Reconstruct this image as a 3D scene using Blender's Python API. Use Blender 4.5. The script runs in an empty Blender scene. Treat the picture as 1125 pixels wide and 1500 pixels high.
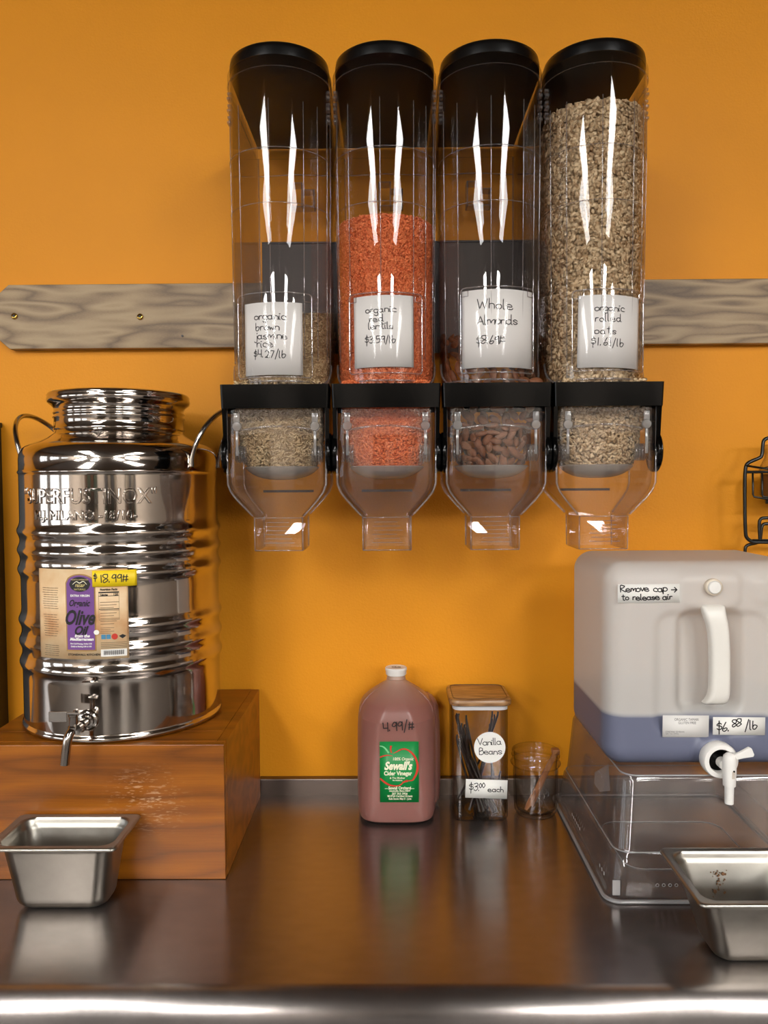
import bpy, bmesh, math, random
import numpy as np
from mathutils import Matrix, Vector
sin, cos, pi, rad = math.sin, math.cos, math.pi, math.radians
random.seed(7); rng = np.random.default_rng(7)
scene = bpy.context.scene
col = scene.collection

# ---------------------------------------------------------------- camera, world, exposure
F = 1130.0; H = 0.616
yaw, roll, pit = rad(.53), rad(.35), rad(2.28)
fw = Vector((-sin(yaw)*cos(pit), cos(yaw)*cos(pit), -sin(pit)))
r0 = Vector((cos(yaw), sin(yaw), 0)); u0 = r0.cross(fw)
rt = r0*cos(roll)-u0*sin(roll); up = u0*cos(roll)+r0*sin(roll)
cam_data = bpy.data.cameras.new('camera'); cam = bpy.data.objects.new('camera', cam_data); col.objects.link(cam)
M4 = Matrix(((rt.x, up.x, -fw.x, 0), (rt.y, up.y, -fw.y, 0), (rt.z, up.z, -fw.z, H), (0, 0, 0, 1)))
cam.matrix_world = M4
cam_data.sensor_fit = 'VERTICAL'; cam_data.sensor_height = 24; cam_data.lens = F/1500*24; cam_data.clip_start = .05
scene.camera = cam
w = bpy.data.worlds.new('world'); scene.world = w; w.use_nodes = True
w.node_tree.nodes['Background'].inputs[0].default_value = (.8, .85, .9, 1)
w.node_tree.nodes['Background'].inputs[1].default_value = .3
scene.view_settings.view_transform = 'Standard'; scene.view_settings.look = 'None'
scene.view_settings.gamma = 1; scene.view_settings.use_curve_mapping = False
scene.view_settings.exposure = 0.06
LIGHT = 17.0          # radiance of the near ceiling fixtures
LIGHT_FAR = 46.0      # radiance of the far fixtures, raised to light the lower wall more
WINDOW = 2.8
CEIL = 2.35
scene.cycles.max_bounces = 20; scene.cycles.transparent_max_bounces = 40
scene.cycles.transmission_bounces = 12; scene.cycles.glossy_bounces = 6; scene.cycles.diffuse_bounces = 4
scene.cycles.caustics_refractive = False; scene.cycles.caustics_reflective = False
scene.cycles.blur_glossy = .5

# ---------------------------------------------------------------- materials
def lin(c):
    return tuple(((x/255)/12.92 if x/255 <= .04045 else ((x/255+.055)/1.055)**2.4) for x in c)
def newmat(name):
    m = bpy.data.materials.new(name); m.use_nodes = True
    nt = m.node_tree; return m, nt, nt.nodes['Principled BSDF']
def N(nt, typ, **kw):
    n = nt.nodes.new(typ)
    for k, v in kw.items():
        if k.startswith('i_'):
            key = k[2:]; key = int(key) if key.isdigit() else key.replace('_', ' ')
            n.inputs[key].default_value = v
        else: setattr(n, k, v)
    return n
def pmat(name, c, rough=.5, metal=0, **kw):
    m, nt, b = newmat(name)
    b.inputs['Base Color'].default_value = (*lin(c), 1); b.inputs['Roughness'].default_value = rough
    b.inputs['Metallic'].default_value = metal
    for k, v in kw.items(): b.inputs[k.replace('_', ' ')].default_value = v
    return m
def ramp(nt, stops):
    r = nt.nodes.new('ShaderNodeValToRGB'); e = r.color_ramp.elements
    while len(e) < len(stops): e.new(.5)
    for k, (p, c) in enumerate(stops): e[k].position = p; e[k].color = (*c, 1)
    return r
def coords(nt, scale, kind='Object'):
    tc = nt.nodes.new('ShaderNodeTexCoord'); mp = nt.nodes.new('ShaderNodeMapping')
    mp.inputs['Scale'].default_value = scale; nt.links.new(tc.outputs[kind], mp.inputs[0]); return mp.outputs[0]
def add_bump(nt, b, src, strength, dist):
    bp = N(nt, 'ShaderNodeBump', i_Strength=strength, i_Distance=dist)
    nt.links.new(src, bp.inputs['Height']); nt.links.new(bp.outputs[0], b.inputs['Normal'])

def mat_wall(c, name='painted_wall'):
    m, nt, b = newmat(name); L = nt.links
    co = coords(nt, (1, 1, 1))
    n1 = N(nt, 'ShaderNodeTexNoise', i_Scale=260.0, i_Detail=3.0); L.new(co, n1.inputs[0])
    n2 = N(nt, 'ShaderNodeTexNoise', i_Scale=3.0, i_Detail=4.0); L.new(co, n2.inputs[0])
    a = np.array(lin(c)); r = ramp(nt, [(.3, tuple(a*.95)), (.7, tuple(a*1.03))]); L.new(n2.outputs[0], r.inputs[0])
    L.new(r.outputs[0], b.inputs['Base Color']); b.inputs['Roughness'].default_value = .5; b.inputs['Specular IOR Level'].default_value = .22
    add_bump(nt, b, n1.outputs[0], .35, .0012)
    return m
def mat_steel(name, c=(205, 200, 195), rough=.25, aniso=0, scr=(1, 1, 1), var=.08, bump=0, bscale=60):
    m, nt, b = newmat(name); L = nt.links
    b.inputs['Metallic'].default_value = 1
    co = coords(nt, scr)
    n = N(nt, 'ShaderNodeTexNoise', i_Scale=bscale, i_Detail=5.0); L.new(co, n.inputs[0])
    a = np.array(lin(c)); r = ramp(nt, [(.25, tuple(a*.9)), (.75, tuple(a*1.05))]); L.new(n.outputs[0], r.inputs[0])
    L.new(r.outputs[0], b.inputs['Base Color'])
    mr = N(nt, 'ShaderNodeMapRange', i_3=rough-var/2, i_4=rough+var/2); L.new(n.outputs[0], mr.inputs[0])
    L.new(mr.outputs[0], b.inputs['Roughness'])
    if aniso:
        b.inputs['Anisotropic'].default_value = aniso; b.inputs['Anisotropic Rotation'].default_value = .25
        t = N(nt, 'ShaderNodeTangent', direction_type='UV_MAP'); L.new(t.outputs[0], b.inputs['Tangent'])
    if bump: add_bump(nt, b, n.outputs[0], bump, .0006)
    return m
def mat_clear(name, tint=(.93, .93, .925), edge=(.52, .48, .50), rough=.015, f0=.045, haze=0.0, hazec=(.8, .78, .76)):
    """clear sheet plastic or glass: see-through, Fresnel gloss, darker where the sheet is seen edge-on"""
    m = bpy.data.materials.new(name); m.use_nodes = True; nt = m.node_tree; L = nt.links
    nt.nodes.remove(nt.nodes['Principled BSDF']); out = nt.nodes['Material Output']
    lw = N(nt, 'ShaderNodeLayerWeight', i_Blend=.5)
    p5 = N(nt, 'ShaderNodeMath', operation='POWER', i_1=5.0); L.new(lw.outputs['Facing'], p5.inputs[0])
    ml = N(nt, 'ShaderNodeMath', operation='MULTIPLY_ADD', i_1=.8, i_2=f0); L.new(p5.outputs[0], ml.inputs[0])
    p3 = N(nt, 'ShaderNodeMath', operation='POWER', i_1=2.6); L.new(lw.outputs['Facing'], p3.inputs[0])
    mx = N(nt, 'ShaderNodeMix', data_type='RGBA'); mx.inputs[6].default_value = (*tint, 1); mx.inputs[7].default_value = (*edge, 1)
    L.new(p3.outputs[0], mx.inputs[0])
    tr = nt.nodes.new('ShaderNodeBsdfTransparent'); L.new(mx.outputs[2], tr.inputs[0])
    gl = N(nt, 'ShaderNodeBsdfGlossy', i_Roughness=rough)
    last = tr.outputs[0]
    if haze:
        df = nt.nodes.new('ShaderNodeBsdfDiffuse'); df.inputs[0].default_value = (*hazec, 1)
        tl = nt.nodes.new('ShaderNodeBsdfTranslucent'); tl.inputs[0].default_value = (*hazec, 1)
        m1 = N(nt, 'ShaderNodeMixShader', i_0=.5); L.new(df.outputs[0], m1.inputs[1]); L.new(tl.outputs[0], m1.inputs[2])
        m2 = N(nt, 'ShaderNodeMixShader', i_0=haze); L.new(last, m2.inputs[1]); L.new(m1.outputs[0], m2.inputs[2]); last = m2.outputs[0]
    ms = nt.nodes.new('ShaderNodeMixShader'); L.new(ml.outputs[0], ms.inputs[0]); L.new(last, ms.inputs[1]); L.new(gl.outputs[0], ms.inputs[2])
    L.new(ms.outputs[0], out.inputs['Surface']); return m
def mat_wood(name, stops, scale, rough=.45, freq=26.0, fine=.25, coat=0, pores=0.0, nscale=2.2):
    """contour lines of a stretched noise give the cathedral figure, a finer one gives fibres"""
    m, nt, b = newmat(name); L = nt.links
    co = coords(nt, scale)
    n0 = N(nt, 'ShaderNodeTexNoise', i_Scale=nscale, i_Detail=2.0, i_Roughness=.45); L.new(co, n0.inputs[0])
    k = N(nt, 'ShaderNodeMath', operation='MULTIPLY', i_1=freq); L.new(n0.outputs[0], k.inputs[0])
    fr = N(nt, 'ShaderNodeMath', operation='PINGPONG', i_1=1.0); L.new(k.outputs[0], fr.inputs[0])
    s2 = [q*(10 if q > min(scale) else 1.2) for q in scale]
    n = N(nt, 'ShaderNodeTexNoise', i_Scale=8.0, i_Detail=6.0, i_Roughness=.7); L.new(coords(nt, s2), n.inputs[0])
    n3 = N(nt, 'ShaderNodeTexNoise', i_Scale=1.3, i_Detail=3.0); L.new(co, n3.inputs[0])
    a = N(nt, 'ShaderNodeMath', operation='MULTIPLY', i_1=1-fine-.3); L.new(fr.outputs[0], a.inputs[0])
    a2 = N(nt, 'ShaderNodeMath', operation='MULTIPLY_ADD', i_1=fine); L.new(n.outputs[0], a2.inputs[0]); L.new(a.outputs[0], a2.inputs[2])
    a3 = N(nt, 'ShaderNodeMath', operation='MULTIPLY_ADD', i_1=.3); L.new(n3.outputs[0], a3.inputs[0]); L.new(a2.outputs[0], a3.inputs[2])
    r = ramp(nt, stops); L.new(a3.outputs[0], r.inputs[0]); L.new(r.outputs[0], b.inputs['Base Color'])
    b.inputs['Roughness'].default_value = rough; b.inputs['Coat Weight'].default_value = coat; b.inputs['Coat Roughness'].default_value = .25
    add_bump(nt, b, n.outputs[0], .12, .0005)
    return m
def mat_grain(name, dark, light, rough=.6, spec=.3):
    m, nt, b = newmat(name); L = nt.links
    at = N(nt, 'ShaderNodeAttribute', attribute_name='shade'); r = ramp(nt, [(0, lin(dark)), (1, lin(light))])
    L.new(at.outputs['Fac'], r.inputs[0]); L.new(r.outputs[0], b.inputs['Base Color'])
    b.inputs['Roughness'].default_value = rough; b.inputs['Specular IOR Level'].default_value = spec
    return m
def emis(name, c, s):
    m, nt, b = newmat(name); b.inputs['Base Color'].default_value = (.8, .8, .8, 1)
    b.inputs['Emission Color'].default_value = (*c, 1); b.inputs['Emission Strength'].default_value = s; return m

WALL = mat_wall((236, 154, 30)); GREYWALL = mat_wall((146, 136, 126), 'pale_wall'); CEILM = pmat('ceiling_tile', (104, 98, 92), .9)
FLOORM = pmat('floor_vinyl', (84, 78, 74), .4)
BOX_WOOD = mat_wood('stained_wood', [(.2, lin((84, 42, 5))), (.45, lin((134, 74, 10))), (.8, lin((172, 100, 16)))], (1.6, 9, 12), rough=.36, freq=11, fine=.42, coat=.1, nscale=1.2)
OAK = mat_wood('oak_board', [(.22, lin((92, 70, 44))), (.40, lin((134, 108, 74))), (.6, lin((164, 138, 100))), (.85, lin((178, 154, 116)))], (2.2, 1, 13), rough=.5, freq=13, fine=.30, coat=.1, nscale=1.5)
LIDWOOD = mat_wood('acacia_lid', [(.2, lin((96, 62, 34))), (.55, lin((150, 108, 66))), (.9, lin((182, 142, 96)))], (5, 30, 30), rough=.3, freq=8, coat=.4)
TONGWOOD = mat_wood('tong_wood', [(.2, lin((140, 84, 48))), (.9, lin((200, 142, 92)))], (30, 30, 8), rough=.4, freq=4)
MIRROR = mat_steel('polished_steel', (196, 188, 180), .09, var=.04, bscale=6)
CHROME = mat_steel('chrome', (176, 171, 166), .12, var=.03)
PANSTEEL = mat_steel('worn_satin_steel', (160, 156, 148), .33, var=.2, bscale=45, bump=.25)
COUNTER = mat_steel('brushed_counter_steel', (160, 153, 150), .25, aniso=.85, scr=(1, 2, 1), var=.03, bscale=30)
SPLASH = mat_steel('backsplash_steel', (120, 108, 100), .35, var=.05, bscale=9)
BLACKP = pmat('black_plastic', (4, 4, 4), .14, Specular_IOR_Level=.2)
BLACKL = pmat('black_lid_plastic', (9, 8, 8), .3, Specular_IOR_Level=.35)
BLACKW = pmat('black_wire_coating', (14, 17, 16), .3)
BLACKC = pmat('black_cabinet_paint', (16, 16, 18), .4)
CLEAR = mat_clear('clear_bin_plastic', tint=(.985, .98, .978), edge=(.66, .62, .63), f0=.042)
CLEARH = mat_clear('clear_housing_plastic', tint=(.985, .978, .975), edge=(.66, .61, .62), f0=.045, haze=.02)
CLEARE = mat_clear('clear_edge_plastic', tint=(.86, .84, .84), edge=(.66, .62, .63), f0=.14, haze=.16, hazec=(.9, .88, .88))
GLASS = mat_clear('jar_glass', tint=(.98, .975, .96), edge=(.42, .36, .30), f0=.05)
FOODBOX = mat_clear('food_box_polycarbonate', tint=(.93, .915, .91), edge=(.6, .56, .56), f0=.045, haze=.10, hazec=(.62, .60, .60), rough=.06)
FOODEDGE = mat_clear('food_box_edge', tint=(.6, .58, .58), edge=(.5, .5, .5), f0=.09, haze=.6, hazec=(.8, .79, .79), rough=.15)
FROST = mat_clear('frosted_scoop', tint=(.62, .6, .58), edge=(.5, .48, .46), f0=.05, haze=.55, hazec=(.80, .76, .72), rough=.2)
SLEEVE = mat_clear('card_sleeve_plastic', tint=(.99, .985, .985), edge=(.85, .83, .83), f0=.014, rough=.05)
LATCH = mat_clear('latch_plastic', tint=(.75, .73, .72), edge=(.6, .58, .57), f0=.08, haze=.3, rough=.1)
PAPER = pmat('paper', (226, 223, 219), .7); PAPERW = pmat('white_sticker', (240, 238, 232), .5)
YELLOW = pmat('yellow_sticker', (247, 214, 28), .5); INK = pmat('black_ink', (18, 16, 18), .5)
GREENL = pmat('green_label', (12, 140, 66), .4); REDI = pmat('red_ink', (200, 52, 34), .5); CREAM = pmat('cream_ink', (246, 244, 214), .5)
PALEG = pmat('pale_green_ink', (120, 205, 140), .5)
WHITEP = pmat('white_plastic', (238, 235, 230), .3); IVORY = pmat('ivory_plastic', (222, 208, 188), .4)
BRASS = pmat('brass', (215, 178, 92), .25, 1); GREYRAIL = pmat('grey_rail_metal', (86, 82, 80), .5, .3)
GASKET = pmat('silicone_gasket', (205, 203, 205), .4)
PURPLE = pmat('purple_print', (116, 70, 142), .45); GOLD = pmat('gold_print', (166, 128, 66), .45); TANINK = pmat('brown_ink', (104, 74, 52), .6)
BLUEP = pmat('blue_print', (70, 135, 170), .5); BLACKPR = pmat('black_print', (22, 18, 20), .5)
BEAN = pmat('vanilla_skin', (38, 26, 22), .35)
DARKLINE = pmat('brown_slot', (70, 52, 40), .5)  # plain dark brown of the slot bar
def mat_labelpaper():
    m, nt, b = newmat('parchment_label'); L = nt.links; co = coords(nt, (1, 1, 1))
    n = N(nt, 'ShaderNodeTexNoise', i_Scale=22.0, i_Detail=4.0); L.new(co, n.inputs[0])
    r = ramp(nt, [(.3, lin((205, 150, 102))), (.5, lin((226, 190, 145))), (.7, lin((234, 208, 168)))]); L.new(n.outputs[0], r.inputs[0])
    L.new(r.outputs[0], b.inputs['Base Color']); b.inputs['Roughness'].default_value = .45; return m
PARCH = mat_labelpaper()
def mat_jug():
    m, nt, b = newmat('jug_of_vinegar'); L = nt.links; co = coords(nt, (1, 1, 1))
    sx = nt.nodes.new('ShaderNodeSeparateXYZ'); L.new(co, sx.inputs[0])
    r = ramp(nt, [(0, lin((152, 104, 96))), (.80, lin((142, 95, 86))), (.90, lin((156, 118, 104))), (1, lin((188, 156, 136)))])
    mr = N(nt, 'ShaderNodeMapRange', i_1=0.0, i_2=.262); L.new(sx.outputs[2], mr.inputs[0]); L.new(mr.outputs[0], r.inputs[0])
    L.new(r.outputs[0], b.inputs['Base Color']); b.inputs['Roughness'].default_value = .32
    b.inputs['Subsurface Weight'].default_value = .35; b.inputs['Subsurface Radius'].default_value = (.03, .012, .01); b.inputs['Subsurface Scale'].default_value = .6
    n = N(nt, 'ShaderNodeTexNoise', i_Scale=90.0, i_Detail=3.0); L.new(co, n.inputs[0]); add_bump(nt, b, n.outputs[0], .1, .0006)
    return m
JUG = mat_jug()
def mat_tote(level):
    """milky HDPE: the air-filled part lets light through, the part wetted by tamari reads slate blue"""
    m, nt, b = newmat('milky_container_plastic'); L = nt.links; out = nt.nodes['Material Output']
    co = coords(nt, (1, 1, 1)); sx = nt.nodes.new('ShaderNodeSeparateXYZ'); L.new(co, sx.inputs[0])
    n = N(nt, 'ShaderNodeTexNoise', i_Scale=4.0, i_Detail=2.0); L.new(co, n.inputs[0])
    ad = N(nt, 'ShaderNodeMath', operation='MULTIPLY_ADD', i_1=.004); L.new(n.outputs[0], ad.inputs[0]); L.new(sx.outputs[2], ad.inputs[2])
    mr = N(nt, 'ShaderNodeMapRange', i_1=level-.002, i_2=level+.006); L.new(ad.outputs[0], mr.inputs[0])
    b.inputs['Roughness'].default_value = .38
    mc = N(nt, 'ShaderNodeMix', data_type='RGBA'); mc.inputs[6].default_value = (*lin((104, 108, 130)), 1); mc.inputs[7].default_value = (*lin((240, 238, 234)), 1)
    L.new(mr.outputs[0], mc.inputs[0]); L.new(mc.outputs[2], b.inputs['Base Color'])
    tl = nt.nodes.new('ShaderNodeBsdfTranslucent'); tl.inputs[0].default_value = (.84, .82, .79, 1)
    tr = nt.nodes.new('ShaderNodeBsdfTransparent'); tr.inputs[0].default_value = (.9, .89, .87, 1)
    m0 = N(nt, 'ShaderNodeMixShader', i_0=.38); L.new(tl.outputs[0], m0.inputs[1]); L.new(tr.outputs[0], m0.inputs[2])
    f = N(nt, 'ShaderNodeMath', operation='MULTIPLY', i_1=.48); L.new(mr.outputs[0], f.inputs[0])
    m1 = nt.nodes.new('ShaderNodeMixShader'); L.new(f.outputs[0], m1.inputs[0]); L.new(b.outputs[0], m1.inputs[1]); L.new(m0.outputs[0], m1.inputs[2])
    L.new(m1.outputs[0], out.inputs['Surface']); return m

def add_scratches(m, centre, size, c):
    nt = m.node_tree; L = nt.links; b = nt.nodes['Principled BSDF']; src = b.inputs['Base Color'].links[0].from_socket
    tc = nt.nodes.new('ShaderNodeTexCoord')
    n = N(nt, 'ShaderNodeTexNoise', i_Scale=1.0, i_Detail=2.0); L.new(coords(nt, (90, 90, 420)), n.inputs[0])
    r = ramp(nt, [(.56, (0, 0, 0)), (.66, (1, 1, 1))]); L.new(n.outputs[0], r.inputs[0])
    n2 = N(nt, 'ShaderNodeTexNoise', i_Scale=45.0, i_Detail=3.0); L.new(tc.outputs['Object'], n2.inputs[0])
    mp = nt.nodes.new('ShaderNodeMapping'); mp.vector_type = 'TEXTURE'; mp.inputs['Location'].default_value = centre; mp.inputs['Scale'].default_value = size
    L.new(tc.outputs['Object'], mp.inputs[0]); g = N(nt, 'ShaderNodeTexGradient', gradient_type='SPHERICAL'); L.new(mp.outputs[0], g.inputs[0])
    a = N(nt, 'ShaderNodeMath', operation='MULTIPLY'); L.new(r.outputs[0], a.inputs[0]); L.new(g.outputs[1], a.inputs[1])
    a2 = N(nt, 'ShaderNodeMath', operation='MULTIPLY', use_clamp=True); L.new(a.outputs[0], a2.inputs[0]); L.new(n2.outputs[0], a2.inputs[1])
    mx = N(nt, 'ShaderNodeMix', data_type='RGBA'); mx.inputs[7].default_value = (*lin(c), 1); L.new(a2.outputs[0], mx.inputs[0]); L.new(src, mx.inputs[6]); L.new(mx.outputs[2], b.inputs['Base Color'])
add_scratches(BOX_WOOD, (.075, -.16, .125), (.075, .2, .065), (222, 186, 150))

# ---------------------------------------------------------------- object helpers
def setp(o, label=None, cat=None, group=None, kind=None):
    if label: o['label'] = label
    if cat: o['category'] = cat
    if group: o['group'] = group
    if kind: o['kind'] = kind
    return o
def root_of(o):
    while o.parent: o = o.parent
    return o
def thing(name, loc, label, cat, group=None):
    o = bpy.data.objects.new(name, None); o.empty_display_size = .02; col.objects.link(o); o.location = loc
    return setp(o, label, cat, group)
def mk(name, verts, faces, m, parent=None, smooth=False, loc=None, label=None, kind=None, uv=False, attr=None, shade_angle=None):
    """verts in world coordinates; stored relative to the thing's base (or to loc)"""
    v = np.asarray(verts, dtype=float).reshape(-1, 3)
    base = Vector(loc) if loc is not None else (root_of(parent).location if parent else Vector((0, 0, 0)))
    v = v-np.array(base)
    me = bpy.data.meshes.new(name)
    if isinstance(faces, np.ndarray):
        nf, k = faces.shape; me.vertices.add(len(v)); me.vertices.foreach_set('co', v.ravel())
        me.loops.add(nf*k); me.loops.foreach_set('vertex_index', faces.ravel().astype(np.int32))
        me.polygons.add(nf); me.polygons.foreach_set('loop_start', np.arange(0, nf*k, k, dtype=np.int32))
        me.polygons.foreach_set('loop_total', np.full(nf, k, dtype=np.int32)); me.update(calc_edges=True); me.validate()
    else:
        me.from_pydata(v.tolist(), [], faces)
    if attr is not None:
        a = me.attributes.new('shade', 'FLOAT', 'POINT'); a.data.foreach_set('value', np.asarray(attr, dtype=np.float32))
    if m: me.materials.append(m)
    if uv:
        ul = me.uv_layers.new(name='UVMap')
        for l in me.loops:
            c = me.vertices[l.vertex_index].co; ul.data[l.index].uv = (c.x, c.y+c.z)
    if smooth: me.polygons.foreach_set('use_smooth', [True]*len(me.polygons))
    if shade_angle is not None: me.set_sharp_from_angle(angle=rad(shade_angle))
    o = bpy.data.objects.new(name, me); col.objects.link(o)
    if parent: o.parent = parent
    else: o.location = base
    if label: o['label'] = label
    if kind or name in SMALL: o['kind'] = kind or 'stuff'
    return o
SMALL = {'mould_seams', 'rim_catches', 'grip_ribs', 'moulded_edges', 'moulded_marks', 'inner_clip', 'pivot_hub', 'holder_tabs', 'brown_small_print', 'barcode', 'fact_rules', 'moulded_script', 'printed_lettering', 'raised_lettering', 'label_dashes', 'white_lettering', 'fact_lettering'}
class G:
    def __init__(s): s.v = []; s.f = []
    def add(s, v, f):
        n = len(s.v); s.v += [tuple(p) for p in v]; s.f += [tuple(i+n for i in q) for q in f]; return s
    def box(s, x0, x1, y0, y1, z0, z1, bev=0, seg=2):
        bm = bmesh.new(); bmesh.ops.create_cube(bm, size=1)
        for v in bm.verts: v.co = Vector((x0+(v.co.x+.5)*(x1-x0), y0+(v.co.y+.5)*(y1-y0), z0+(v.co.z+.5)*(z1-z0)))
        if bev: bmesh.ops.bevel(bm, geom=bm.edges[:], offset=bev, segments=seg, affect='EDGES', profile=.5)
        bm.verts.index_update(); s.add([v.co[:] for v in bm.verts], [[v.index for v in f.verts] for f in bm.faces]); bm.free(); return s
    def rings(s, rs, close=True, cap0=True, cap1=True):
        n = len(rs[0]); v = [p for r in rs for p in r]; f = []
        for k in range(len(rs)-1):
            for i in range(n if close else n-1):
                j = (i+1) % n; f.append((k*n+i, k*n+j, (k+1)*n+j, (k+1)*n+i))
        if cap0: f.append(tuple(range(n))[::-1])
        if cap1: f.append(tuple((len(rs)-1)*n+i for i in range(n)))
        return s.add(v, f)
    def lathe(s, prof, cx, cy, n=96, axis='z', cz=0, caps=True):
        rs = []
        for r, h in prof:
            ring = []
            for i in range(n):
                a = 2*pi*i/n
                if axis == 'z': ring.append((cx+r*cos(a), cy+r*sin(a), h))
                elif axis == 'x': ring.append((h, cy+r*cos(a), cz+r*sin(a)))
                else: ring.append((cx+r*cos(a), h, cz-r*sin(a)))
            rs.append(ring)
        return s.rings(rs, True, caps, caps)
    def tube(s, pts, r, n=10, closed=False, smooth=0):
        P = [Vector(p) for p in pts]
        for _ in range(smooth):
            Q = []; L = len(P)
            rngk = range(L if closed else L-1)
            if not closed: Q.append(P[0])
            for k in rngk:
                a, b = P[k], P[(k+1) % L]; Q += [a*.75+b*.25, a*.25+b*.75]
            if not closed: Q.append(P[-1])
            P = Q
        L = len(P); rs = []; T0 = None; nn = None
        for k in range(L):
            a = P[(k-1) % L] if (closed or k > 0) else P[k]; b = P[(k+1) % L] if (closed or k < L-1) else P[k]
            t = (b-a).normalized()
            if nn is None: nn = t.orthogonal().normalized()
            else:
                nn = (nn-t*nn.dot(t)); nn.normalize()
            bb = t.cross(nn); rr = r[k] if isinstance(r, (list, tuple)) and len(r) == L else (r if not isinstance(r, (list, tuple)) else r[0]+(r[1]-r[0])*k/(L-1))
            rs.append([tuple(P[k]+nn*rr*cos(2*pi*i/n)+bb*rr*sin(2*pi*i/n)) for i in range(n)])
        if closed:
            rs.append(rs[0]); return s.rings(rs, True, False, False)
        return s.rings(rs)
    def prism(s, poly, y0, y1, plane='xz'):
        n = len(poly)
        if plane == 'xz': a = [(x, y0, z) for x, z in poly]; b = [(x, y1, z) for x, z in poly]
        elif plane == 'xy': a = [(x, y, y0) for x, y in poly]; b = [(x, y, y1) for x, y in poly]
        else: a = [(y0, y, z) for y, z in poly]; b = [(y1, y, z) for y, z in poly]
        return s.rings([a, b])
    def make(s, name, m, parent=None, smooth=False, **kw): return mk(name, s.v, s.f, m, parent, smooth, **kw)
def rrect(hx, hy, r, cx=0, cy=0, n=6):
    r = min(r, hx*.999, hy*.999); out = []
    for q, (sx, sy) in enumerate(((1, 1), (-1, 1), (-1, -1), (1, -1))):
        for i in range(n+1):
            a = pi/2*(q+i/n); out.append((cx+sx*(hx-r)+r*cos(a), cy+sy*(hy-r)+r*sin(a)))
    return out
def solid(o, t, off=-1):
    m = o.modifiers.new('thick', 'SOLIDIFY'); m.thickness = t; m.offset = off; return o

# ---------------------------------------------------------------- surfaces for stickers and writing
def flat_map(o, U=(1, 0, 0), V=(0, 0, 1), lift=0.0):
    o, U, V = Vector(o), Vector(U).normalized(), Vector(V).normalized(); Nn = U.cross(V)
    return lambda u, v, h=0: tuple(o+U*u+V*v+Nn*(h+lift))
def cyl_map(cx, cy, r, phi0, z0, tilt=0.0):
    def f(u, v, h=0):
        uu = u*cos(tilt)-v*sin(tilt); vv = u*sin(tilt)+v*cos(tilt)
        a = phi0+uu/r; R = r+h; return (cx+R*sin(a), cy-R*cos(a), z0+vv)
    return f
def sheet(name, mp, u0, u1, v0, v1, m, parent, h=0.0, nu=12, nv=2, thick=.0004, label=None, shape=None):
    v = []; f = []
    for j in range(nv+1):
        for i in range(nu+1):
            v.append(mp(u0+(u1-u0)*i/nu, v0+(v1-v0)*j/nv, h))
    for j in range(nv):
        for i in range(nu): a = j*(nu+1)+i; f.append((a, a+1, a+nu+2, a+nu+1))
    o = mk(name, v, f, m, parent, True, label=label)
    if thick: solid(o, thick, -1)
    return o
def poly_sheet(name, mp, pts, m, parent, h, label=None):
    bm = bmesh.new(); vs = [bm.verts.new((x, y, 0)) for x, y in pts]; bm.faces.new(vs)
    bmesh.ops.triangulate(bm, faces=bm.faces[:]); bm.verts.index_update()
    v = [mp(q.co.x, q.co.y, h) for q in bm.verts]; f = [[q.index for q in g.verts] for g in bm.faces]; bm.free()
    return mk(name, v, f, m, parent, label=label)
# single-stroke handwriting: x digit, y char (a=-3 b=-2 c=-1 then 0..9)
YY = {'a': -3, 'b': -2, 'c': -1}
GL = {
 'a': '43 24 03 01 20 41 43|44 41 50', 'b': '08 01 20 31 43 34 14 02', 'c': '43 24 03 01 20 40', 'd': '43 24 03 01 20 42|48 41 50',
 'e': '02 12 42 43 24 03 01 20 40 51', 'f': '47 28 26 20|04 44', 'g': '43 24 03 01 20 41 44 44 4b 2a 0b', 'h': '08 00 03 24 43 40', 'i': '04 01 10|06 16',
 'j': '34 3b 1a 0b|36 37', 'k': '08 00|44 02 40', 'l': '08 01 10', 'm': '04 00 03 24 31 31 43 64 60', 'n': '04 00 03 24 43 40', 'o': '24 03 01 20 41 43 24',
 'p': '04 0a 03 24 43 41 20 01', 'r': '04 00 02 14 34', 's': '43 24 03 22 41 20 01', 't': '27 21 30 40|05 45', 'u': '04 01 20 41 44 40', 'v': '04 20 20 44',
 'w': '04 10 10 23 23 40 40 54', 'y': '04 21|44 1a', 'x': '04 40|44 00', 'A': '00 38 38 60|13 53', 'B': '00 08 38 47 35 04 45 52 30 00', 'R': '00 08 38 57 35 04 60',
 'V': '08 30 30 68', 'W': '08 20 20 46 46 60 60 88', 'O': '38 05 03 30 63 65 38',
 '0': '28 05 03 20 43 45 28', '1': '18 10', '2': '06 28 46 32 00 00 50', '3': '07 38 46 14 14 44 42 20 01', '4': '08 03 03 43|48 40', '5': '48 08 08 04 35 42 20 00',
 '6': '38 14 01 20 42 33 12', '7': '08 48 48 10', '8': '48 18 06 43 42 10 02 45 48', '9': '47 28 05 24 46 48 40', '$': '46 27 05 44 42 21 02|2a 29', '.': '00 01',
 '/': '0b 39', '#': '17 00|47 30|05 55|02 52', "'": '08 06', '-': '03 33', '>': '03 73|46 73 73 40', ' ': ''}
def cr(pts):
    if len(pts) < 3: return pts
    P = [pts[0]]+pts+[pts[-1]]; out = []
    for k in range(1, len(P)-2):
        p0, p1, p2, p3 = map(np.array, P[k-1:k+3])
        if np.allclose(p1, p2): continue
        for i in range(4):
            t = i/4; out.append(tuple(.5*((2*p1)+(-p0+p2)*t+(2*p0-5*p1+4*p2-p3)*t*t+(-p0+3*p1-3*p2+p3)*t**3)))
    out.append(pts[-1]); return out
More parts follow.
